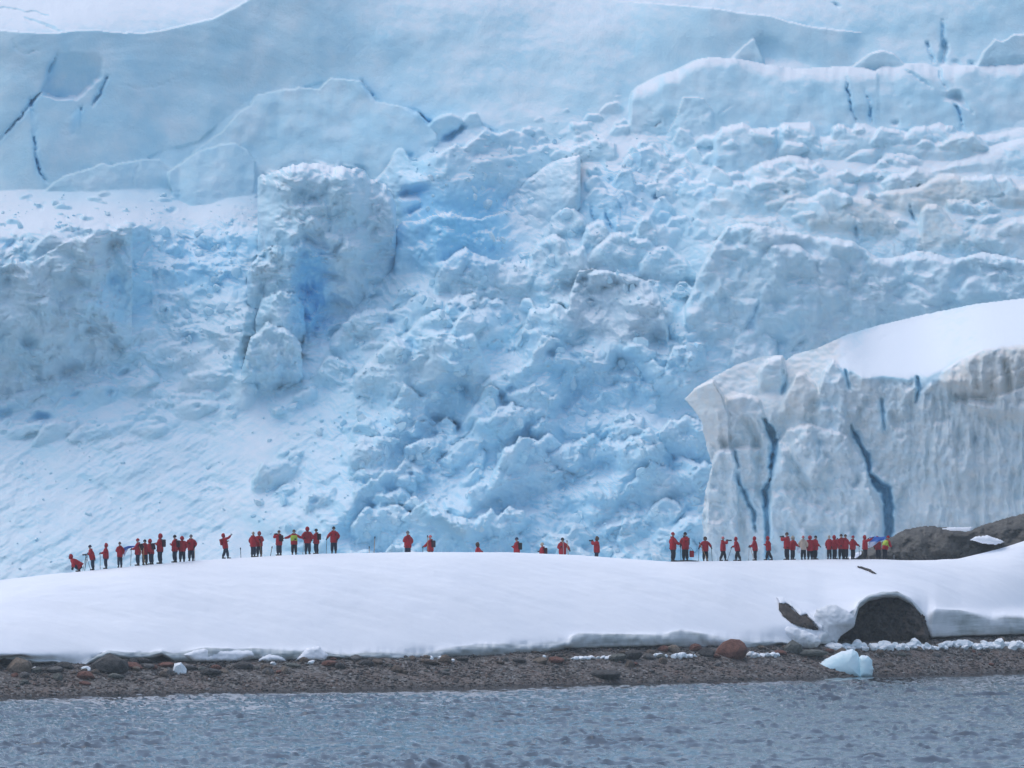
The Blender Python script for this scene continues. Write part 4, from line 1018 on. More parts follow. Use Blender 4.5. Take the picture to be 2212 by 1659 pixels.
# great dark boulder in the snow and a dark patch put in for the shade of the hollow to its left
Lb = float(lip_Y(1905))
bo = relief_patch('boulder', [(1810, 1396), (1816, 1369), (1829, 1330), (1832, 1300), (1874, 1280), (1905, 1276), (1940, 1276), (1970, 1294), (1995, 1322), (2006, 1338), (2008, 1361), (2008, 1388), (1960, 1394), (1928, 1396)],
                  lambda x, y: Lb + 3.6, 2.2, 3.0, DARK_ROCK, 1.4, 5, (.75, 26), 36, tilt=.014)
tag(bo, 'large dark brown boulder emerging from the snow bank above the beach', 'boulder')
hb = relief_patch('hollow_shade_patch', [(1681, 1300), (1690, 1298), (1700, 1303), (1715, 1318), (1728, 1326), (1738, 1322), (1752, 1338), (1771, 1362), (1758, 1362), (1730, 1354), (1708, 1346), (1690, 1330), (1682, 1318)],
                  lambda x, y: snow_Y(x, y) - .12, .16, 1.6, DARK_ROCK, 1.5, 9, (.14, 10))
tag(hb, 'small dark patch put in for the shade of a diagonal hollow in the snow left of the boulder', 'rock')
sl = relief_patch('rock_ledge', [(1850, 1221), (1862, 1223), (1880, 1229), (1897, 1240), (1884, 1238), (1866, 1231), (1853, 1226)], lambda x, y: snow_Y(x, y) + .05, .3, .6, DARK_ROCK, 1.2, 12, (.05, 8), jag=1)
tag(sl, 'thin dark rock ledge peeping out of the snow below the rightmost people', 'rock')
SL = dict(lip=.42)  # grey tint on the lobes stands for their dimly lit lower part
lo = relief_patch('snow_lobe', [(1690, 1358), (1706, 1352), (1740, 1362), (1768, 1374), (1774, 1386), (1766, 1400), (1738, 1402), (1718, 1398), (1704, 1384), (1694, 1370)], float(lip_Y(1730)) + .25, .6, 1.5, SNOWM, 1.6, 14, (.10, 14), parent=sb, attrs=SL)
lo4 = relief_patch('snow_lobe', [(1676, 1290), (1692, 1288), (1708, 1296), (1726, 1310), (1744, 1318), (1762, 1336), (1782, 1352), (1776, 1364), (1758, 1346), (1742, 1328), (1728, 1330), (1712, 1314), (1698, 1304), (1684, 1304)], lambda x, y: snow_Y(x, y) - .05, .55, 1.2, SNOWM, 1.5, 16, (.08, 10), 9, parent=sb, attrs=dict(lip=.15))
lo2 = relief_patch('snow_lobe', [(1756, 1330), (1764, 1314), (1785, 1306), (1807, 1305), (1830, 1318), (1848, 1332), (1847, 1352), (1830, 1366), (1816, 1374), (1808, 1392), (1775, 1392), (1762, 1370)], float(lip_Y(1800)) + .5, .9, 1.6, SNOWM, 1.6, 15, (.10, 18), parent=sb, attrs=SL)
for k, pl in enumerate(([(392, 1414), (420, 1404), (444, 1399), (480, 1405), (545, 1405), (550, 1418), (505, 1430), (420, 1430)], [(553, 1430), (566, 1418), (580, 1412), (610, 1417), (620, 1430)], [(636, 1428), (650, 1412), (668, 1398), (690, 1396), (712, 1416), (700, 1428)])):
    relief_patch('snow_slab', pl, lambda x, y: float(lip_Y(x)) + .15, .45, 1.0, SNOWM, 1.5, 70 + k, (.05, 12), 9, parent=sb, jag=2, attrs=dict(lip=0.0), tilt=.01)
# rock outcrop at the right edge with snow patches
OY = float(crest_Y(2000)) + 7
ou = relief_patch('rock_outcrop', [(1822, 1230), (1829, 1204), (1861, 1189), (1890, 1178), (1917, 1163), (1954, 1143), (1995, 1135), (2048, 1138), (2088, 1148), (2115, 1136), (2155, 1123), (2212, 1109), (2320, 1080), (2320, 1250), (2059, 1240)],
                  OY + 2, 4.5, 6, OUT_ROCK, 1.4, 21, (1.3, 40), 60, tilt=.02)
tag(ou, 'dark grey rock outcrop rising behind the snow at the right edge', 'rock outcrop')
for k, pl in enumerate(([(2020, 1142), (2050, 1139), (2104, 1138), (2096, 1146), (2060, 1147)], [(2094, 1166), (2108, 1158), (2135, 1156), (2160, 1164), (2172, 1171), (2150, 1178), (2118, 1174)], [(1829, 1206), (1845, 1194), (1862, 1190), (1862, 1196), (1850, 1206), (1838, 1212)])):
    relief_patch('snow_patch', pl, OY - 3.0 if k == 1 else OY - (1.6 if k == 0 else 1.2), .5, 3.5, SNOWM, 1.4, 30 + k, (.05, 14), parent=ou, jag=1.5, attrs=dict(lip=0.0))
# block of ice stranded at the water's edge
IY = float(shore_Y(1820)) + .9
ib = empty('stranded_ice_block', at(1818, 1462, IY))
def reparent(o, p):
    o.parent = p; o.matrix_parent_inverse = Matrix.Translation(p.location).inverted()
a1 = relief_patch('ice_body', [(1734, 1468), (1745, 1446), (1757, 1435), (1771, 1430), (1786, 1421), (1813, 1408), (1842, 1401), (1854, 1409), (1860, 1430), (1864, 1466)], IY + .4, .75, 1.2, SMOOTH_ICE, 1.3, 41, (.025, 26), 30, jag=1.5, tilt=.012)
a2 = relief_patch('ice_lobe', [(1852, 1466), (1853, 1420), (1862, 1414), (1876, 1416), (1884, 1426), (1887, 1445), (1885, 1460), (1878, 1466)], IY + .5, .6, 1.0, SMOOTH_ICE, 1.3, 43, (.02, 20), 16, jag=1.5, tilt=.01)
for o in (a1, a2): reparent(o, ib)
tag(ib, 'pale blue block of ice stranded on the beach at the water edge', 'ice block')
# lumps: a dozen shapes, shared
def lump(name, seed, flat=.62, sub=2, ang=.5):
    bm = bmesh.new()
    bmesh.ops.create_icosphere(bm, subdivisions=sub, radius=1)
    rr = random.Random(seed)
    cuts = [(Vector((rr.gauss(0, 1), rr.gauss(0, 1), rr.gauss(0, 1))).normalized(), rr.uniform(.55, .9)) for _ in range(9)]
    for v in bm.verts:
        for n, d in cuts:
            e = v.co.dot(n) - d
            if e > 0: v.co -= n * e * .85
        v.co *= 1 + rr.uniform(-.05, .05) * ang
        v.co.z *= flat
    me = bpy.data.meshes.new(name); bm.to_mesh(me); bm.free()
    for p_ in me.polygons: p_.use_smooth = False
    return me
SHAPES = [lump('stone', 50 + k, .45 + .07 * (k % 5)) for k in range(10)]
ICE_SHAPES = [lump('ice_chunk', 90 + k, .75 + .1 * (k % 4), 2, 2.2) for k in range(7)]
_mc = {}
def with_mat(me, mat):
    k = (me.name, mat.name)
    if k not in _mc:
        c = me.copy(); c.materials.clear(); c.materials.append(mat); _mc[k] = c
    return _mc[k]
rr = random.Random(77)
def put(name, me, mat, loc, size, label, cat, group=None, sink=.25, sy=1.0):
    o = link(name, with_mat(me, mat))
    w = size
    o.scale = (w, w * rr.uniform(.6, .9) * sy, w * rr.uniform(.75, 1.15))
    o.rotation_euler = (rr.uniform(-.2, .2), rr.uniform(-.2, .2), rr.uniform(0, 6.28) if sy == 1.0 else rr.uniform(-.3, .3))
    o.location = Vector(loc) + Vector((0, 0, w * .45 * (1 - 2 * sink)))
    return tag(o, label, cat, group)
mpv = lambda Y: Y / FV
BIG = [  # x0, x1, top, bottom, material, label
 (7, 66, 1424, 1452, 4, 'large tan brown boulder under the snow edge at the far left'),
 (-6, 34, 1420, 1438, 3, 'dark stone wedged under the snow at the left picture edge'),
 (166, 206, 1449, 1468, 2, 'squarish red brown stone below a white ice lump on the left'),
 (191, 275, 1416, 1452, 3, 'broad dark grey boulder under the arched snow edge on the left'),
 (262, 310, 1431, 1447, 2, 'long red slab lying right of the broad dark boulder'),
 (306, 334, 1430, 1447, 0, 'grey stone between two red slabs on the left beach'),
 (340, 378, 1429, 1443, 2, 'red slab touching the snow edge above the white ice lump'),
 (344, 364, 1450, 1464, 1, 'brown red stone under the second red slab on the left'),
 (426, 480, 1445, 1460, 3, 'flat dark stone on the upper beach left of centre'),
 (472, 497, 1447, 1457, 4, 'small tan stone beside the flat dark stone'),
 (170, 197, 1472, 1482, 2, 'flat reddish stone low on the left beach'),
 (100, 140, 1438, 1454, 0, 'grey stone in the shade between tan boulder and white ice lump'),
 (66, 92, 1440, 1454, 5, 'pale grey green stone right of the tan boulder'),
 (230, 268, 1452, 1466, 5, 'green grey stone below the broad dark boulder'),
 (845, 874, 1437, 1455, 1, 'rounded brown stone high on the beach near the middle'),
 (905, 950, 1422, 1436, 1, 'brown stone with ice crumbs at the snow edge near the middle'),
 (984, 1012, 1416, 1430, 3, 'dark stone below the end of the dirty snow edge'),
 (1084, 1098, 1420, 1430, 0, 'small grey stone below the dark gap under the snow'),
 (1106, 1136, 1420, 1434, 3, 'dark stone next to the small grey stone in the middle'),
 (1150, 1184, 1420, 1434, 4, 'tan stone left of the rounded red brown stone'),
 (1182, 1219, 1415, 1434, 2, 'rounded red brown stone near the step in the snow edge'),
 (1314, 1355, 1409, 1430, 5, 'pale green grey boulder beside the row of white ice'),
 (1348, 1388, 1399, 1427, 3, 'dark round boulder right of the pale green grey one'),
 (1274, 1344, 1444, 1468, 3, 'low dark rock lying alone on the middle of the beach'),
 (1420, 1446, 1395, 1409, 2, 'red stone tucked under the snow edge right of centre'),
 (1548, 1617, 1380, 1424, 2, 'big block of red brown rock under the snow edge right of centre'),
 (1388, 1420, 1412, 1426, 0, 'grey stone on the upper beach right of the dark round boulder'),
 (1508, 1546, 1404, 1420, 3, 'dark stone left of the big red brown block'),
 (1690, 1732, 1386, 1410, 5, 'grey green boulder below the snow lobe'),
 (1716, 1790, 1400, 1420, 5, 'long grey green stone below the snow lobes'),
 (1670, 1702, 1404, 1416, 2, 'red stone next to the white ice below the snow lobe'),
 (1805, 1832, 1400, 1416, 1, 'brown stone at the left end of the long ice row'),
 (120, 160, 1430, 1446, 3, 'dark stone under the dip of the snow edge on the left'),
 (280, 330, 1418, 1434, 3, 'dark stone in the shade above the long red slab'),
 (378, 426, 1432, 1448, 0, 'grey stone below the broken snow slab on the left'),
 (500, 546, 1430, 1446, 3, 'dark stone below the right end of the broken snow slab'),
 (560, 590, 1436, 1448, 1, 'brown stone left of the single white ice lump'),
 (612, 650, 1430, 1442, 5, 'green grey stone between two snow slabs left of centre'),
 (690, 730, 1428, 1440, 2, 'red stone below the last snow slab left of centre'),
 (770, 806, 1426, 1438, 3, 'dark stone at the snow edge left of the rounded brown one'),
 (1886, 1910, 1404, 1416, 1, 'brown stone touching the ice row right of the stranded block'),
]
for x0, x1, y0, y1, m_, lab in BIG:
    c = beach_at((x0 + x1) / 2, y1 - 1)
    w = (x1 - x0) * mpv(c.y)
    k = mpv(c.y) * (y1 - y0)
    o = link('boulder' if x1 - x0 > 40 else 'stone', with_mat(rr.choice(SHAPES), STONES[m_]))
    o.scale = (w * .56, w * .42, k / .95)
    o.rotation_euler = (rr.uniform(-.1, .1), rr.uniform(-.12, .12), rr.uniform(-.35, .35))
    o.location = (c.x, c.y + w * .2, c.z + k * .36)
    tag(o, lab, 'boulder' if x1 - x0 > 40 else 'stone')
for k in range(250):
    px = rr.uniform(-30, 2240)
    d = 6.6 * rr.random() ** .55
    p = beach_point(px, max(.25, d))
    sz = (.11 + .34 * rr.random() ** 2.5) * (.55 + .75 * d / 6.6)
    mt = STONES[rr.choices([0, 1, 2, 3, 4, 5], [4, 5, 1.6, 3, 2, 2])[0]]
    put('beach_stone', rr.choice(SHAPES), mt, p, sz, 'one of the many small stones strewn over the pebble beach', 'stone', 'small stones strewn over the beach', .3)
# pebbles too many to count
def pebbles(n, seed):
    rs = np.random.RandomState(seed)
    t_ = (1 + 5 ** .5) / 2
    iv = np.array([(-1, t_, 0), (1, t_, 0), (-1, -t_, 0), (1, -t_, 0), (0, -1, t_), (0, 1, t_), (0, -1, -t_), (0, 1, -t_), (t_, 0, -1), (t_, 0, 1), (-t_, 0, -1), (-t_, 0, 1)]) / 1.9
    fc = np.array([(0, 11, 5), (0, 5, 1), (0, 1, 7), (0, 7, 10), (0, 10, 11), (1, 5, 9), (5, 11, 4), (11, 10, 2), (10, 7, 6), (7, 1, 8), (3, 9, 4), (3, 4, 2), (3, 2, 6), (3, 6, 8), (3, 8, 9), (4, 9, 5), (2, 4, 11), (6, 2, 10), (8, 6, 7), (9, 8, 1)])
    px = rs.uniform(-60, 2270, n); d = 7.0 * rs.rand(n)
    Y = shore_Y(px) + d; X = np.array(unproject(px, 1400, Y)[0]); Z = beach_h(d, np.interp(px, bxp, zt)) + .02
    sz = .035 + .085 * rs.rand(n) ** 2.5
    v = iv[None] * (1 + rs.uniform(-.25, .25, (n, 12, 1))) * sz[:, None, None] * np.stack([rs.uniform(.8, 1.5, n), rs.uniform(.7, 1.2, n), rs.uniform(.5, .8, n)], -1)[:, None]
    v = v + np.stack([X, Y, Z], -1)[:, None]
    f = fc[None] + (np.arange(n) * 12)[:, None, None]
    me = bpy.data.meshes.new('pebbles')
    me.vertices.add(n * 12); me.vertices.foreach_set('co', v.astype(np.float32).ravel())
    me.loops.add(n * 60); me.loops.foreach_set('vertex_index', f.astype(np.int32).ravel())
    me.polygons.add(n * 20); me.polygons.foreach_set('loop_start', np.arange(0, n * 60, 3, dtype=np.int32)); me.polygons.foreach_set('loop_total', np.full(n * 20, 3, np.int32))
    tn = me.attributes.new('tone', 'FLOAT', 'POINT'); tn.data.foreach_set('value', np.repeat(rs.rand(n), 12).astype(np.float32))
    me.update(); me.validate()
    return me
tp = NT('pebble'); 
PEB = tp.done(tp.ramp(tp.attr('tone'), [(0, (.045, .043, .043)), (.35, (.10, .09, .083)), (.6, (.14, .12, .105)), (.8, (.17, .11, .09)), (.92, (.22, .20, .185)), (1, (.36, .35, .34))]), .8, .3)
tag(link('pebbles', pebbles(10500, 3), PEB), 'loose brown and grey pebbles covering the beach', kind='stuff')
# white ice lying on the beach
def ice_at(px, py, w, label=None, group=None, h=1.0):
    c = beach_at(px, py)
    s = w * mpv(c.y) * .5
    o = link('ice_chunk', with_mat(rr.choice(ICE_SHAPES), WHITE_ICE))
    o.scale = (s * rr.uniform(1.0, 1.25), s * rr.uniform(.7, 1.0), s * rr.uniform(.7, 1.5) * h)
    o.rotation_euler = (rr.uniform(-.5, .5), rr.uniform(-.5, .5), rr.uniform(0, 6.28))
    o.location = (c.x, c.y, c.z + s * .42 * h)
    tag(o, label, 'ice chunk', group)
ice_at(184, 1450, 20, 'white ice lump resting on the squarish red brown stone', h=.9)
ice_at(388, 1453, 32, 'larger white ice lump below the second red slab on the left', h=.8)
ice_at(590, 1436, 14, 'single white ice lump below the snow edge left of centre', h=.8)
ice_at(672, 1434, 18, 'flat white ice lump on a red stone left of centre', h=.6)
ice_at(74, 1446, 14, 'small pale ice lump beside the tan boulder', h=.7)
for x, y, w in ((930, 1427, 16), (952, 1424, 14), (965, 1416, 12), (978, 1428, 9), (1176, 1421, 9)):
    ice_at(x, y, w, 'white ice crumb among stones under the middle snow edge', 'ice crumbs under the middle snow edge')
for x in range(1238, 1330, 9): ice_at(x + rr.uniform(-3, 3), 1424 - (x - 1238) * .02 + rr.uniform(-1, 1), rr.uniform(12, 19), 'white ice chunk in the row left of the pale green grey boulder', 'ice row left of the pale green grey boulder', .7)
for x in list(range(1412, 1444, 8)) + list(range(1452, 1508, 8)): ice_at(x + rr.uniform(-3, 3), 1420 + rr.uniform(-1, 1), rr.uniform(11, 20), 'white ice chunk in the row left of the big red brown block', 'ice row left of the big red brown block', .8)
for x in range(1622, 1684, 8): ice_at(x + rr.uniform(-3, 3), 1419 + rr.uniform(-2, 1), rr.uniform(11, 22), 'white ice chunk lying between the big red brown block and the snow lobe', 'ice chunks right of the big red brown block', .85)
for k in range(110):
    x = 1800 + 420 * (k / 109) + rr.uniform(-5, 5)
    ice_at(x, 1406 - (x - 1800) * .012 - rr.uniform(0, 9), rr.uniform(12, 30), 'white ice chunk in the long row on the right beach', 'long ice row on the right beach', rr.uniform(.4, 1.0))
# ------------------------------------------------------------------ people on the crest
RED = plain('parka_red', (.34, .013, .023), .75, .18, 9, .2)
RED2 = plain('parka_dark_red', (.24, .01, .018), .75, .18, 9, .2)
BLACK = plain('trouser_black', (.014, .016, .024), .8, .2, 9, .2)
NAVY = plain('trouser_navy', (.018, .026, .05), .8, .2, 9, .2)
BOOT = plain('boot_rubber', (.012, .012, .013), .5, .2, 9, .4)
GLOVE = plain('glove_black', (.016, .016, .018), .8, .2, 9, .2)
SKIN = plain('skin', (.46, .27, .19), .6, .1, 9, .3)
HATS = dict(red=RED, black=plain('hat_black', (.015, .015, .018)), navy=plain('hat_navy', (.02, .03, .075)), grey=plain('hat_grey', (.16, .17, .19)), beige=plain('hat_beige', (.42, .36, .28)), pink=plain('hat_pink', (.62, .17, .17)), brown=plain('hat_brown', (.09, .05, .035)))
VEST = plain('hi_vis_vest', (.40, .52, .05), .7, .1)
BEIGE = plain('beige_coat', (.50, .41, .33), .8, .1)
PACK = plain('pack_dark', (.035, .012, .02), .8, .2); PACKB = plain('pack_black', (.015, .015, .02), .8, .2)
CAMM = plain('camera_black', (.012, .012, .014), .4, .1)
WOOD = plain('pole_wood', (.42, .25, .12), .7, .2); POLEB = plain('pole_dark', (.03, .03, .035), .5, .2); POLEG = plain('pole_metal', (.30, .31, .33), .4, .1)

def skin_mesh(name, verts, edges, radii, root=0, sub=1):
    me = bpy.data.meshes.new(name)
    me.from_pydata([tuple(v) for v in verts], edges, [])
    o = bpy.data.objects.new(name, me); COL.objects.link(o)
    md = o.modifiers.new('skin', 'SKIN'); md.use_smooth_shade = True
    md.branch_smoothing = .6
    for k, r in enumerate(radii):
        sv = me.skin_vertices[0].data[k]
        sv.radius = (r, r) if isinstance(r, (int, float)) else r
        sv.use_root = (k == root)
    sd = o.modifiers.new('sub', 'SUBSURF'); sd.levels = sub; sd.render_levels = sub
    return o, me
_pending = []
def later(o, me, mat, parent, name):
    _pending.append((o, me, mat, parent, name))
def flush():
    dg = bpy.context.evaluated_depsgraph_get()
    dg.update()
    outm = []
    for o, me, mat, parent, name in _pending:
        outm.append(bpy.data.meshes.new_from_object(o.evaluated_get(dg)))
    for (o, me, mat, parent, name), nm in zip(_pending, outm):
        bpy.data.objects.remove(o); bpy.data.meshes.remove(me)
        nm.name = name; nm.materials.clear(); nm.materials.append(mat)
        link(name, nm, None, parent)
    _pending.clear()
def V(*a): return Vector(a)
def tube(bm, pts, rad, seg=7):
    rings = []
    for k, p in enumerate(pts):
        d = (pts[min(k + 1, len(pts) - 1)] - pts[max(k - 1, 0)]).normalized()
        u = d.orthogonal().normalized(); w = d.cross(u)
        r = rad[k] if hasattr(rad, '__len__') else rad
        rings.append([bm.verts.new(p + (u * math.cos(a) + w * math.sin(a)) * r) for a in [2 * math.pi * q / seg for q in range(seg)]])
    for a, b in zip(rings, rings[1:]):
        for q in range(seg): bm.faces.new((a[q], a[(q + 1) % seg], b[(q + 1) % seg], b[q]))
    bm.faces.new(rings[0][::-1]); bm.faces.new(rings[-1])
def bm_obj(name, bm, mat, parent, smooth=True):
    bmesh.ops.recalc_face_normals(bm, faces=bm.faces)
    me = bpy.data.meshes.new(name); bm.to_mesh(me); bm.free()
    for p_ in me.polygons: p_.use_smooth = smooth
    return link(name, me, mat, parent)
def soft_box(bm, c, size, bev=.25, rot=None):
    r = bmesh.ops.create_cube(bm, size=1.0)
    vs_ = r['verts']
    for v in vs_: v.co = Vector((v.co.x * size[0], v.co.y * size[1], v.co.z * size[2]))
    ed = list({e for v in vs_ for e in v.link_edges})
    rb = bmesh.ops.bevel(bm, geom=ed + vs_, offset=min(size) * bev, segments=2, affect='EDGES', profile=.6)
    nv = list({v for f in rb['faces'] for v in f.verts} | {v for v in vs_ if v.is_valid})
    for v in nv:
        if rot is not None: v.co = rot @ v.co
        v.co += c
def aim(d):
    return d.to_track_quat('Y', 'Z').to_matrix()
# arm targets in body frame (x right, y forward, z up), for a 1.75 m figure: hand position per side
ARMS = {'down': V(.27, .04, .82), 'hip': V(.26, .14, .98), 'fwd': V(.22, .42, 1.06), 'pole': V(.30, .38, 1.10), 'face': V(.09, .30, 1.56), 'chest': V(.10, .26, 1.24), 'out': V(.78, .10, 1.20), 'up': V(.30, .52, 1.66), 'low': V(.20, .40, .72), 'pocket': V(.25, .12, .95), 'side': V(.46, .16, 1.02)}
people = []
def person(px, foot, top, face, label, arms=('down', 'down'), hat='red', hood=False, stride=0.0, lean=0.0, d=0.25, trousers=NAVY, coat=RED, pack=None, camera=None, vest=False, pose='stand', hs=None, extra=None, skirt=1.0, wide=1.0):
    """face: heading in degrees, 0 = towards the glacier, 90 = to the left, -90 = to the right, 180 = towards the sea"""
    px, foot, top = px / 1.852, foot / 1.852, top / 1.852
    Y = float(np.interp(px, sx, YC)) + d
    g = V(*[float(q) for q in unproject(px, foot, Y)])
    gz = ground_z(px, d)
    g.z = gz
    H = hs if hs else (foot - top) * Y / FV
    Hk = H / 1.75 if pose == 'stand' else 1.0
    Hk = max(.86, min(1.12, Hk))
    root = empty('person', g, math.radians(face))
    root.scale = (Hk * wide, Hk * wide, Hk)
    tag(root, label, 'person', 'people on the crest of the snow bank')
    rr = random.Random(int(px * 7))
    # joints
    hipz, kz = .90, .48
    if pose == 'crouch': hipz = .42
    pel = V(0, 0, hipz)
    L = {}
    for s in (-1, 1):
        st = stride * s
        if pose == 'crouch':
            L[s] = [V(.10 * s, 0, hipz), V(.14 * s, .36, .40), V(.13 * s, .02, .08), V(.13 * s, .16, .04)]
        else:
            L[s] = [V(.095 * s, 0, hipz - .03), V(.115 * s, .03 + st * .5, kz), V(.125 * s, st - .02, .09), V(.13 * s, st + .17, .045)]
    lean_v = V(0, math.sin(lean), math.cos(lean))
    if pose == 'crouch': lean_v = V(0, math.sin(lean or .8), math.cos(lean or .8))
    ch = pel + lean_v * .42; nk = pel + lean_v * .60
    hd = nk + (lean_v * .5 + V(0, .03, 1)).normalized() * .16
    A = {}
    for s, nm in zip((-1, 1), arms):
        sh = pel + lean_v * .54 + V(.185 * s, 0, 0)
        t = ARMS[nm] if isinstance(nm, str) else nm
        hand = V(t.x * s, t.y, t.z - .90) ; hand = pel + V(hand.x, 0, 0) + lean_v * hand.z + V(0, hand.y * math.cos(lean), -hand.y * math.sin(lean) * .6) if pose == 'stand' else pel + V(hand.x, .42, -.20)
        v = hand - sh
        if v.length > .60: hand = sh + v.normalized() * .60; v = hand - sh
        mid = sh + v * .5
        bend = math.sqrt(max(0.0, .31 ** 2 - (v.length / 2) ** 2))
        pole = V(.7 * s, -.35, -.9); pole -= v.normalized() * pole.dot(v.normalized())
        el = mid + pole.normalized() * bend
        A[s] = [sh, el, hand]
    # body: one continuous figure
    v, e, r = [], [], []
    def add(p, rad, par=None):
        v.append(p); r.append(rad)
        if par is not None: e.append((par, len(v) - 1))
        return len(v) - 1
    i_p = add(pel, .11); i_w = add(pel + lean_v * .22, .11, i_p); i_c = add(ch, .12, i_w); i_n0 = add(nk - lean_v * .03, .065, i_c); i_n = add(nk + lean_v * .05, .055, i_n0)
    i_h1 = add(hd - V(0, 0, .015) + V(0, .012, 0), (.078, .088), i_n); i_h2 = add(hd + V(0, .005, .085), (.082, .092), i_h1); i_h3 = add(hd + V(0, -.01, .15), .05, i_h2)
    for s in (-1, 1):
        j = add(A[s][0], .052, i_c); j = add(A[s][1], .042, j); j = add(A[s][2], .03, j)
        j = add(L[s][0], .085, i_p); j = add(L[s][1], .058, j); j = add(L[s][2], .042, j); j = add(L[s][3], .035, j)
    later(*skin_mesh('body', v, e, r), SKIN, root, 'body')
    # parka
    v, e, r = [], [], []
    k = coat
    hem = pel - V(0, 0, .16 * skirt) if pose == 'stand' else pel - V(0, 0, .02)
    j0 = add(hem, (.27, .23)); j1 = add(pel + lean_v * .12, (.275, .235), j0); j2 = add(pel + lean_v * .38, (.275, .225), j1); j3 = add(pel + lean_v * .53, (.21, .17), j2); j4 = add(nk + lean_v * .04, .11, j3)
    for s in (-1, 1):
        q = add(A[s][0], .12, j3); q = add(A[s][1], .105, q); q = add(A[s][1] * .12 + A[s][2] * .88, .08, q)
    later(*skin_mesh('parka', v, e, r, 1), k, root, 'parka')
    # trousers
    v, e, r = [], [], []
    j0 = add(pel + V(0, 0, .03), (.19, .16))
    for s in (-1, 1):
        q = add(L[s][0] + V(0, 0, -.10), .135, j0); q = add(L[s][1], .12, q); q = add(L[s][2] + V(0, 0, .05), .105, q)
    later(*skin_mesh('trousers', v, e, r), trousers, root, 'trousers')
    # boots
    for s in (-1, 1):
        bm = bmesh.new()
        a = L[s][2]; fw = V(0, 1, 0)
        tube(bm, [a + V(0, 0, .20), a + V(0, 0, .08), a + V(0, .0, -.01)], [.068, .064, .062], 8)
        soft_box(bm, V(a.x, a.y + .07, a.z - .045), (.11, .29, .085), .35)
        bm_obj('boot', bm, BOOT, root)
    # gloved hands: palm, four fingers of unequal length, thumb from the side
    for s in (-1, 1):
        bm = bmesh.new()
        h = A[s][2]; dr = (A[s][2] - A[s][1]).normalized()
        side = dr.cross(V(0, 0, 1)); side = side.normalized() if side.length > .1 else V(1, 0, 0)
        up = side.cross(dr).normalized()
        tube(bm, [h - dr * .05, h, h + dr * .06], [.038, .046, .042], 7)
        for q, ln in enumerate((.070, .082, .076, .060)):
            b0 = h + dr * .055 + side * (.026 - .0175 * q)
            tube(bm, [b0, b0 + dr * ln * .5 - up * .012, b0 + dr * ln * .8 - up * .045], [.011, .0105, .008], 5)
        tb = h + dr * .01 + side * .04 * s
        tube(bm, [tb, tb + dr * .035 + side * .02 * s - up * .01, tb + dr * .06 + side * .012 * s - up * .025], [.013, .012, .009], 5)
        bm_obj('glove', bm, GLOVE, root)
    # face: nose, eyes, mouth, ears
    bm = bmesh.new()
    tube(bm, [hd + V(0, .085, .05), hd + V(0, .112, .02), hd + V(0, .09, .008)], [.012, .018, .014], 5)
    for s in (-1, 1): tube(bm, [hd + V(.088 * s, -.01, .055), hd + V(.098 * s, -.015, .03), hd + V(.088 * s, -.005, .0)], [.012, .018, .01], 5)
    bm_obj('nose_and_ears', bm, SKIN, root)
    bm = bmesh.new()
    for s in (-1, 1): tube(bm, [hd + V(.020 * s, .089, .055), hd + V(.044 * s, .084, .055)], .010, 5)
    tube(bm, [hd + V(-.026, .090, -.025), hd + V(.026, .090, -.025)], .006, 4)
    bm_obj('eyes_and_mouth', bm, HATS['brown'], root)
    # head cover
    hm = HATS[hat]
    bm = bmesh.new()
    bmesh.ops.create_uvsphere(bm, u_segments=12, v_segments=8, radius=1)
    if hood:
        for q in bm.verts:
            q.co = V(q.co.x * .145, q.co.y * .155 - .02, q.co.z * .175)
            if q.co.y > .05: q.co.y = .05 + (q.co.y - .05) * .3
            if q.co.z < -.08: q.co.x *= .9
            q.co += hd + V(0, 0, .035)
        bm_obj('hood', bm, RED if hat == 'red' else hm, root)
        bm = bmesh.new()
        ring = [hd + V(math.cos(t_) * .098, .062 - .02 * math.sin(t_), .035 + math.sin(t_) * .125) for t_ in [2 * math.pi * q / 12 for q in range(13)]]
        tube(bm, ring, .022, 6); bm_obj('hood_rim', bm, RED2 if hat == 'red' else hm, root)
    else:
        for q in bm.verts:
            z = max(q.co.z, -.12)
            q.co = hd + V(q.co.x * .112, q.co.y * .122 - .005, .065 + z * (.135 if z > 0 else .2))
        bm_obj('hat', bm, hm, root)
        bm = bmesh.new()
        ring = [hd + V(math.cos(t_) * .108, math.sin(t_) * .118 - .005, .055) for t_ in [2 * math.pi * q / 12 for q in range(13)]]
        tube(bm, ring, .02, 6); bm_obj('hat_brim', bm, hm, root)
        bm = bmesh.new()                                   # the hood lies folded on the shoulders
        ring = [nk + V(math.cos(t_) * .12, math.sin(t_) * .10 - .03, .0 + (-.02 if math.sin(t_) > 0 else .04)) for t_ in [2 * math.pi * q / 10 for q in range(11)]]
        tube(bm, ring, .05, 6); bm_obj('collar', bm, coat, root)
    R = aim(lean_v.cross(V(-1, 0, 0)) * -1) if False else Matrix.Rotation(-lean, 3, 'X')
    if pack:
        bm = bmesh.new(); soft_box(bm, pel + lean_v * .36 + R @ V(0, -.25, 0), (.32, .17, .46), .3, R)
        pk = bm_obj('backpack', bm, pack, root)
        bm = bmesh.new()
        for s in (-1, 1): tube(bm, [pel + lean_v * .56 + R @ V(.11 * s, -.16, 0), pel + lean_v * .60 + R @ V(.12 * s, 0, .02), pel + lean_v * .42 + R @ V(.12 * s, .17, 0), pel + lean_v * .20 + R @ V(.15 * s, .10, 0)], .022, 5)
        bm_obj('strap', bm, PACKB, pk)
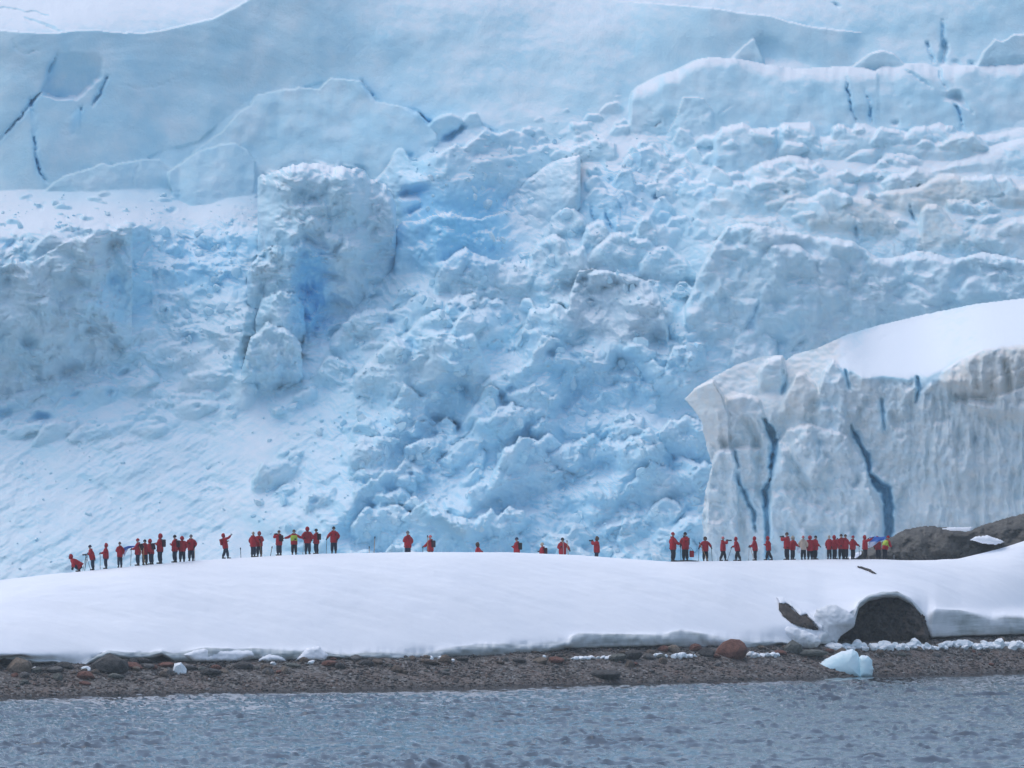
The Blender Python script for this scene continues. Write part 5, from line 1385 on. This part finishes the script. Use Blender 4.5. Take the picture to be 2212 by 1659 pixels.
    if vest:
        bm = bmesh.new(); soft_box(bm, pel + lean_v * .32, (.50, .44, .44), .3, R); bm_obj('vest', bm, VEST, root)
        bm = bmesh.new(); soft_box(bm, pel + lean_v * .24 + V(-.10, .21, 0), (.14, .07, .12), .3, R); bm_obj('pouch', bm, PACKB, root)
    bpy.context.view_layer.update()
    people.append((root, A, Hk))
    W = Matrix.Translation(root.location) @ Matrix.Rotation(math.radians(face), 4, 'Z') @ Matrix.Diagonal((Hk * wide, Hk * wide, Hk, 1))
    return dict(root=root, W=W, A={s: [W @ q for q in A[s]] for s in (-1, 1)}, head=W @ hd, d=d, px=px, Y=Y, z=gz)

def ski_pole(p0, p1, label, mat=POLEB, cat='pole', r=.016, basket=True, group=None):
    c = Vector(p0)
    o = empty('walking_pole' if basket else 'marker_pole', c)
    up = Vector(p1) - c
    bm = bmesh.new(); tube(bm, [V(0, 0, 0), up * .5, up], [r * .8, r, r], 6); bm_obj('shaft', bm, mat, o)
    bm = bmesh.new(); n = up.normalized(); tube(bm, [up - n * .12, up - n * .05, up + n * .01], [r * 1.5, r * 1.9, r * 1.5], 7); bm_obj('grip', bm, BOOT, o)
    if basket:
        bm = bmesh.new(); tube(bm, [n * .07, n * .085], .045, 8); bm_obj('basket', bm, BOOT, o)
    return tag(o, label, cat, group)
def pole_from_hand(p, s, lean_x, label, mat=POLEB, dy=0.0):
    h = p['A'][s][2]
    z = p['z']
    ski_pole((h.x + lean_x, h.y + dy, z - .02), (h.x - lean_x * .12, h.y, h.z + .10), label, mat)
def photo_camera(p, label, tele=.16, off=(0, .06, 0), fwd=None):
    m = (p['A'][-1][2] + p['A'][1][2]) / 2
    rz = p['root'].rotation_euler.z
    o = empty('photo_camera', m + Matrix.Rotation(rz, 3, 'Z') @ V(*off), rz)
    bm = bmesh.new(); soft_box(bm, V(0, 0, 0), (.15, .08, .11), .2); bm_obj('camera_body', bm, CAMM, o)
    bm = bmesh.new(); tube(bm, [V(0, .03, 0), V(0, tele * .7, 0), V(0, tele, 0)], [.042, .045, .05], 9); bm_obj('lens', bm, CAMM, o)
    return tag(o, label, 'camera')
P = person
p1 = P(318, 2290, 2200, 100, 'person in red crouching low at the far left end of the line', pose='crouch', lean=1.0, hood=True, d=.6)
p2 = P(372, 2294, 2199, 85, 'person in red leaning forward over a tripod beside the crouching person', ('chest', 'chest'), 'navy', lean=.32)
p3 = P(424, 2289, 2196, 88, 'person in red hood holding a pole, third from the left end', ('pole', 'down'), 'red', hood=True)
p4 = P(480, 2283, 2194, 20, 'slim person in red standing beside the left blue and white flag', ('chest', 'pocket'), 'brown', wide=.86)
p5 = P(552, 2274, 2170, 80, 'person in red hat with dark pack facing left, left end of the first cluster', ('pole', 'hip'), 'red', pack=PACK)
p6 = P(580, 2272, 2176, -20, 'person in red behind the crossed wooden poles', ('chest', 'chest'), 'black', d=.5)
p7 = P(606, 2269, 2172, 60, 'person in red hood bending to the left inside the first cluster', ('down', 'hip'), 'red', hood=True, lean=.2, pack=PACK)
p8 = P(641, 2267, 2152, 75, 'tallest person in red hood at the right end of the first cluster', ('chest', 'chest'), 'red', hood=True, pack=PACK, d=.4)
p9 = P(700, 2257, 2152, 70, 'person in red with black hat, left of the group of three', ('chest', 'pocket'), 'black', pack=PACK)
p10 = P(729, 2254, 2161, 10, 'short person in red hood seen from behind in the group of three', ('pocket', 'pocket'), 'red', hood=True, wide=1.08)
p11 = P(765, 2251, 2150, 175, 'person in red with grey hat and a pole, right of the group of three', ('hip', 'chest'), 'grey')
p12 = P(903, 2250, 2162, -75, 'person in red leaning back and raising a phone to the right', ('chest', 'up'), 'red', hood=True, lean=-.22, stride=.16, d=.3, pack=RED2)
p13 = P(1014, 2242, 2152, -40, 'person in red with beige cap beside the hooded one', ('pocket', 'pole'), 'beige', d=.6)
p14 = P(1038, 2242, 2152, 170, 'person in red pointed hood beside the one with beige cap', ('chest', 'hip'), 'red', hood=True, d=.7)
p15 = P(1117, 2240, 2148, 40, 'person in red holding a camera up to the face left of the yellow vest', ('face', 'face'), 'brown', d=.8, pack=PACK)
p16 = P(1177, 2244, 2149, 180, 'person in bright yellow vest with both arms stretched out', ('out', 'out'), 'brown', vest=True, d=1.0, trousers=BLACK)
p17 = P(1231, 2243, 2138, -10, 'tall person in red hood right of the yellow vest', ('hip', 'hip'), 'red', hood=True, d=1.1, pack=RED2)
p18 = P(1266, 2242, 2146, 60, 'person in red with black hat and pack right of the tall hooded one', ('chest', 'hip'), 'black', d=1.0, pack=PACKB)
p19 = P(1336, 2240, 2137, 178, 'person in red facing the sea with dark straps and a pole, standing alone', ('hip', 'side'), 'black', d=1.2, pack=PACKB)
p20 = P(1632, 2244, 2136, 40, 'person in red with a green grey hat left of the one with pink hat', ('chest', 'pocket'), 'grey', d=4.2)
p21 = P(1722, 2247, 2143, 60, 'person in red with pink hat holding a tall pole', ('fwd', 'chest'), 'pink', d=4.8, pack=PACK)
p22 = P(1913, 2268, 2165, -80, 'person in red sunk behind the crest with one arm to the right', ('chest', 'fwd'), 'brown', hood=True, d=8.0)
p23 = P(2068, 2255, 2148, 70, 'person in red with navy hat and dark pack on the middle of the crest', ('chest', 'chest'), 'navy', d=6.0, pack=PACKB)
p24 = P(2170, 2266, 2162, 75, 'person in red with pale beige hat half hidden by the crest', ('pocket', 'chest'), 'beige', d=7.6, pack=PACK)
p25 = P(2251, 2256, 2150, 180, 'person in red with black hat between two upright poles', ('side', 'chest'), 'black', d=5.2)
p26 = P(2388, 2262, 2160, 100, 'person in red holding a camera, last before the gap in the line', ('face', 'face'), 'brown', hood=True, d=3.6)
p27 = P(2693, 2252, 2140, -70, 'person in red with red hat holding a pole on the right, first after the gap', ('hip', 'fwd'), 'red', trousers=BLACK, pack=None)
p28 = P(2742, 2250, 2139, 150, 'tall person in red with black balaclava, one hand at the chest', ('face', 'hip'), 'black', trousers=BLACK, pack=PACK)
p29 = P(2822, 2244, 2155, 178, 'person in red with dark hood holding two poles', ('side', 'side'), 'brown', hood=True, trousers=BLACK, lean=.12)
p30 = P(2893, 2244, 2154, -80, 'person in red aiming a camera to the right with legs apart', ('face', 'face'), 'pink', trousers=BLACK, stride=.17)
p31 = P(2952, 2246, 2156, 80, 'person in red bending forward on a pole to the left', ('pole', 'down'), 'red', hood=True, lean=.26, stride=.18, trousers=BLACK)
p32 = P(3022, 2246, 2162, 75, 'person in red hood holding poles out to the left before the ice cliff', ('pole', 'fwd'), 'red', hood=True, lean=.12, trousers=BLACK)
p33 = P(3076, 2243, 2151, 70, 'person in red hood striding left with hands together', ('chest', 'hip'), 'red', hood=True, lean=.15, stride=.26, trousers=BLACK)
p34 = P(3149, 2241, 2136, 60, 'person in red raising a camera beside the one with beige hood', ('face', 'face'), 'brown', trousers=BLACK)
p35 = P(3171, 2240, 2149, -60, 'person in red with beige hood holding a white bag', ('pocket', 'fwd'), 'beige', hood=True, trousers=BLACK, lean=.1)
p36 = P(3214, 2238, 2149, -20, 'person in beige coat and pink hat with black straps', ('pocket', 'hip'), 'pink', coat=BEIGE, trousers=BLACK, pack=None)
p37 = P(3241, 2238, 2166, 10, 'broad short person in red hood right of the beige coat', ('pocket', 'pocket'), 'red', hood=True, trousers=BLACK, wide=1.12, skirt=1.6, hs=1.42)
p38 = P(3261, 2237, 2148, -60, 'person in red with black bobble hat right of the short hooded one', ('chest', 'side'), 'black', trousers=BLACK, skirt=1.3, lean=.1)
p39 = P(3318, 2236, 2162, 160, 'short person in red with beige fur hood, left of the tight cluster', ('pocket', 'pocket'), 'beige', trousers=BLACK, wide=.85, hs=1.5)
p40 = P(3339, 2236, 2148, -60, 'person in red hood lifting a small camera in the tight cluster', ('face', 'fwd'), 'red', hood=True, trousers=BLACK)
p41 = P(3366, 2236, 2140, 10, 'person in red with brown hat in the middle of the tight cluster', ('pocket', 'hip'), 'brown', trousers=BLACK, d=.5)
p42 = P(3383, 2235, 2140, -50, 'person in red with brown hat at the right of the tight cluster', ('hip', 'chest'), 'brown', trousers=BLACK, d=.25)
p43 = P(3412, 2235, 2148, -60, 'person in red with dark sleeves holding a pole right of the tight cluster', ('hip', 'fwd'), 'red', trousers=BLACK, pack=None, lean=.05)
p44 = P(3461, 2235, 2143, -70, 'person in red hood raising both arms toward the right flag', ('face', 'up'), 'red', hood=True, trousers=BLACK)
p45 = P(3514, 2237, 2158, 30, 'person in dark red with long black trousers in front of the rock outcrop', ('hip', 'fwd'), 'red', hood=True, trousers=BLACK, coat=RED2, lean=.25, hs=1.5)
p46 = P(3540, 2238, 2160, -60, 'person in red and yellow vest bending at the right end of the line', ('low', 'fwd'), 'red', vest=True, trousers=BLACK, lean=.5, hs=1.6, d=.4)
flush()

# things they hold and poles stuck in the snow
pole_from_hand(p3, -1, 0, 'thin pole held by the third person from the left'); pole_from_hand(p5, -1, -.05, 'thin pole held at the left end of the first cluster')
pole_from_hand(p11, -1, 0, 'thin pole held by the person with the grey hat', WOOD); pole_from_hand(p13, 1, .1, 'thin pole in front of the person with the beige cap', WOOD)
pole_from_hand(p19, 1, -.05, 'walking pole of the person standing alone facing the sea'); pole_from_hand(p27, 1, .02, 'short dark pole held by the first person after the gap')
pole_from_hand(p29, 1, -.06, 'left walking pole of the person with the dark hood'); pole_from_hand(p29, -1, .05, 'right walking pole of the person with the dark hood')
pole_from_hand(p31, -1, -.32, 'slanting walking pole of the person bending to the left'); pole_from_hand(p32, -1, -.05, 'thin pole of the hooded person before the ice cliff', POLEG)
pole_from_hand(p32, 1, .25, 'slanting wooden pole of the hooded person before the ice cliff', WOOD); pole_from_hand(p43, 1, .05, 'pole held right of the tight cluster')
pole_from_hand(p17, -1, -.1, 'pole beside the tall hooded person', POLEG); pole_from_hand(p2, -1, -.2, 'tripod leg pole under the camera of the leaning person')
def stuck(x0, y0, x1, y1, label, mat=POLEB, d=.4, r=.02):
    x0, y0, x1, y1 = (q / 1.852 for q in (x0, y0, x1, y1))
    Y = float(np.interp(x0, sx, YC)) + d
    a = at(x0, y0, Y); a.z = min(a.z, ground_z(x0, d)) - .05
    ski_pole(a, at(x1, y1, Y), label, mat, r=r, basket=False)
stuck(964, 2234, 962, 2191, 'dark red topped pole stuck in snow right of the phone raiser'); stuck(1080, 2232, 1089, 2186, 'slanting dark pole stuck in the snow left of the camera holder')
stuck(1477, 2214, 1477, 2186, 'short pole stuck in the snow in the wide left gap', WOOD); stuck(1496, 2208, 1500, 2147, 'tall thin wooden pole stuck in the snow in the wide gap', WOOD)
stuck(577, 2274, 574, 2184, 'upright wooden pole in front of the first cluster', WOOD, -.1); stuck(590, 2272, 555, 2180, 'slanting wooden pole crossing in front of the first cluster', WOOD, -.15)
stuck(1713, 2214, 1710, 2142, 'tall wooden pole held by the person with the pink hat', WOOD, 3.2); stuck(1691, 2203, 1692, 2184, 'short black pole left of the person with the pink hat', POLEB, 3.0)
stuck(2255, 2222, 2253, 2160, 'white pole in front of the person between two poles', POLEG, 3.4); stuck(2276, 2216, 2268, 2162, 'slanting wooden pole right of the person between two poles', WOOD, 3.4)
stuck(2835, 2232, 2797, 2170, 'slanting wooden pole across the person with two walking poles', WOOD, -.1); stuck(3577, 2242, 3576, 2212, 'thin white marker pole at the right end of the line', POLEG)
stuck(3545, 2240, 3545, 2200, 'thin pole beside the bending person in the yellow vest', POLEG)
photo_camera(p15, 'camera at the face of the person left of the yellow vest'); photo_camera(p26, 'camera at the face of the last person before the gap')
photo_camera(p30, 'long lens camera of the person aiming to the right', .26); photo_camera(p34, 'camera raised by the person beside the beige hood'); photo_camera(p2, 'camera on the tripod of the leaning person', .22, (0, .12, -.05))
# tripod of the second person
h = (p2['A'][-1][2] + p2['A'][1][2]) / 2 + V(-.12, 0, -.10)
tr = empty('tripod', (h.x, h.y, p2['z']))
for a in (0.3, 2.4, 4.5):
    bm = bmesh.new(); tube(bm, [V(0, 0, h.z - p2['z']), V(math.cos(a) * .3, math.sin(a) * .3, -.03)], [.016, .012], 6); bm_obj('leg', bm, POLEB, tr)
bm = bmesh.new(); soft_box(bm, V(0, 0, h.z - p2['z']), (.07, .07, .07), .3); bm_obj('head', bm, CAMM, tr)
tag(tr, 'dark camera tripod in front of the leaning person at the left', 'tripod')
# phone
ph = p12['A'][1][2]
bm = bmesh.new(); soft_box(bm, V(0, 0, .05), (.02, .085, .16), .2); o = bm_obj('phone', bm, CAMM, None, False); o.location = ph; tag(o, 'phone held up by the person leaning back', 'phone')
# bag
bm = bmesh.new(); soft_box(bm, V(0, 0, 0), (.22, .14, .36), .25); o = bm_obj('bag', bm, plain('bag_white', (.72, .76, .85)), None)
hnd = p35['A'][1][2]; o.location = hnd + V(.02, 0, -.25); tag(o, 'white bag hanging from the hand of the person with the beige hood', 'bag')
bm = bmesh.new(); tube(bm, [V(-.07, 0, .16), V(-.03, 0, .25), V(.03, 0, .25), V(.07, 0, .16)], .01, 5); bm_obj('bag_handle', bm, BOOT, o)
bm = bmesh.new(); soft_box(bm, V(0, 0, 0), (.30, .22, .42), .3); o = bm_obj('red_bag', bm, RED, None); o.location = Vector((p28['root'].location.x + .42, p28['root'].location.y + .15, p28['z'] + .48)); tag(o, 'red bag hanging beside the legs of the person with balaclava', 'bag')
bm = bmesh.new(); tube(bm, [V(-.1, 0, .19), V(-.12, -.1, .42), V(-.06, -.1, .42), V(.1, 0, .19)], .014, 5); bm_obj('bag_handle', bm, BOOT, o)
# dark slab of stone at their feet
c = at(2740 / 1.852, 2254 / 1.852, float(np.interp(2740 / 1.852, sx, YC)) + .5)
o = link('flat_stone', with_mat(SHAPES[3], STONES[3])); o.scale = (1.0, .5, .12); o.location = (c.x + .2, c.y, ground_z(2740 / 1.852, .5) + .02); tag(o, 'flat dark stone in the snow at the feet of the balaclava wearer', 'stone')
# flags: cloth on a staff, blue over white
def make_flag_mat():
    t = NT('flag_cloth')
    c = t.ramp(t.attr('v'), [(.0, (.70, .76, .88)), (.42, (.66, .73, .88)), (.50, (.10, .24, .66)), (1.0, (.08, .20, .62))])
    return t.done(c, .8, .1)
FLAG = make_flag_mat()
def flag(rows, Y, label, staff):
    """rows: polylines from the upper to the lower edge of the cloth, in full picture pixels"""
    n = 28
    A_ = np.array([[(np.interp(np.linspace(0, 1, n), np.linspace(0, 1, len(r_)), [q[0] for q in r_])), (np.interp(np.linspace(0, 1, n), np.linspace(0, 1, len(r_)), [q[1] for q in r_]))] for r_ in rows]) / 1.852
    m = 14
    t = np.linspace(0, 1, m); src = np.linspace(0, 1, len(rows))
    PX = np.array([[np.interp(tt, src, A_[:, 0, i]) for i in range(n)] for tt in t]); PY = np.array([[np.interp(tt, src, A_[:, 1, i]) for i in range(n)] for tt in t])
    ii, jj = np.meshgrid(np.arange(n), np.arange(m))
    dep = Y + .16 * np.sin(ii / n * 9 + jj * .12) * (ii / n) + .04 * np.sin(jj * .9 + ii * .4)
    p = unproject(PX, PY, dep)
    root = empty('flag', staff[0])
    me = grid_mesh('cloth', *p, attrs=dict(v=1 - jj / (m - 1.0)))
    o = link('cloth', me, FLAG); so = o.modifiers.new('thickness', 'SOLIDIFY'); so.thickness = .012
    reparent(o, root)
    bm = bmesh.new(); tube(bm, [V(0, 0, 0), Vector(staff[1]) - Vector(staff[0])], .015, 6); bm_obj('staff', bm, POLEG, root)
    return tag(root, label, 'flag')
Yf = p4['Y'] + .35
flag([[(482, 2200), (495, 2190), (515, 2184), (540, 2183)], [(488, 2208), (500, 2196), (512, 2190), (538, 2187)], [(496, 2222), (500, 2210), (506, 2200), (514, 2194)], [(490, 2240), (497, 2226), (504, 2212), (510, 2200)]], Yf, 'blue and white flag blowing to the right beside the slim person', (at(482 / 1.852, 2284 / 1.852, Yf), at(482 / 1.852, 2196 / 1.852, Yf)))
Yf = p44['Y'] + .5
flag([[(3477, 2150), (3500, 2146), (3522, 2149), (3543, 2146)], [(3482, 2158), (3500, 2158), (3518, 2162), (3538, 2158)], [(3474, 2174), (3490, 2172), (3504, 2172), (3516, 2166)], [(3472, 2190), (3484, 2186), (3494, 2184), (3502, 2178)]], Yf, 'blue and white flag spread in front of the rock outcrop', (at(3476 / 1.852, 2237 / 1.852, Yf), at(3477 / 1.852, 2148 / 1.852, Yf)))
# ------------------------------------------------------------------ thin overcast haze between the viewer and the ice
bm = bmesh.new(); bmesh.ops.create_cube(bm, size=1.0)
for v_ in bm.verts: v_.co = Vector((v_.co.x * 900, -60 + (v_.co.y + .5) * 800, -14 + (v_.co.z + .5) * 150))
me = bpy.data.meshes.new('haze'); bm.to_mesh(me); bm.free()
hm = bpy.data.materials.new('haze'); hm.use_nodes = True
for n_ in list(hm.node_tree.nodes): hm.node_tree.nodes.remove(n_)
ho = hm.node_tree.nodes.new('ShaderNodeOutputMaterial'); hv = hm.node_tree.nodes.new('ShaderNodeVolumePrincipled')
hv.inputs['Color'].default_value = (.82, .94, 1.0, 1); hv.inputs['Density'].default_value = .00021; hv.inputs['Anisotropy'].default_value = .2
hm.node_tree.links.new(hv.outputs[0], ho.inputs['Volume'])
tag(link('haze', me, hm), 'thin pale haze in the air before the glacier', kind='stuff')
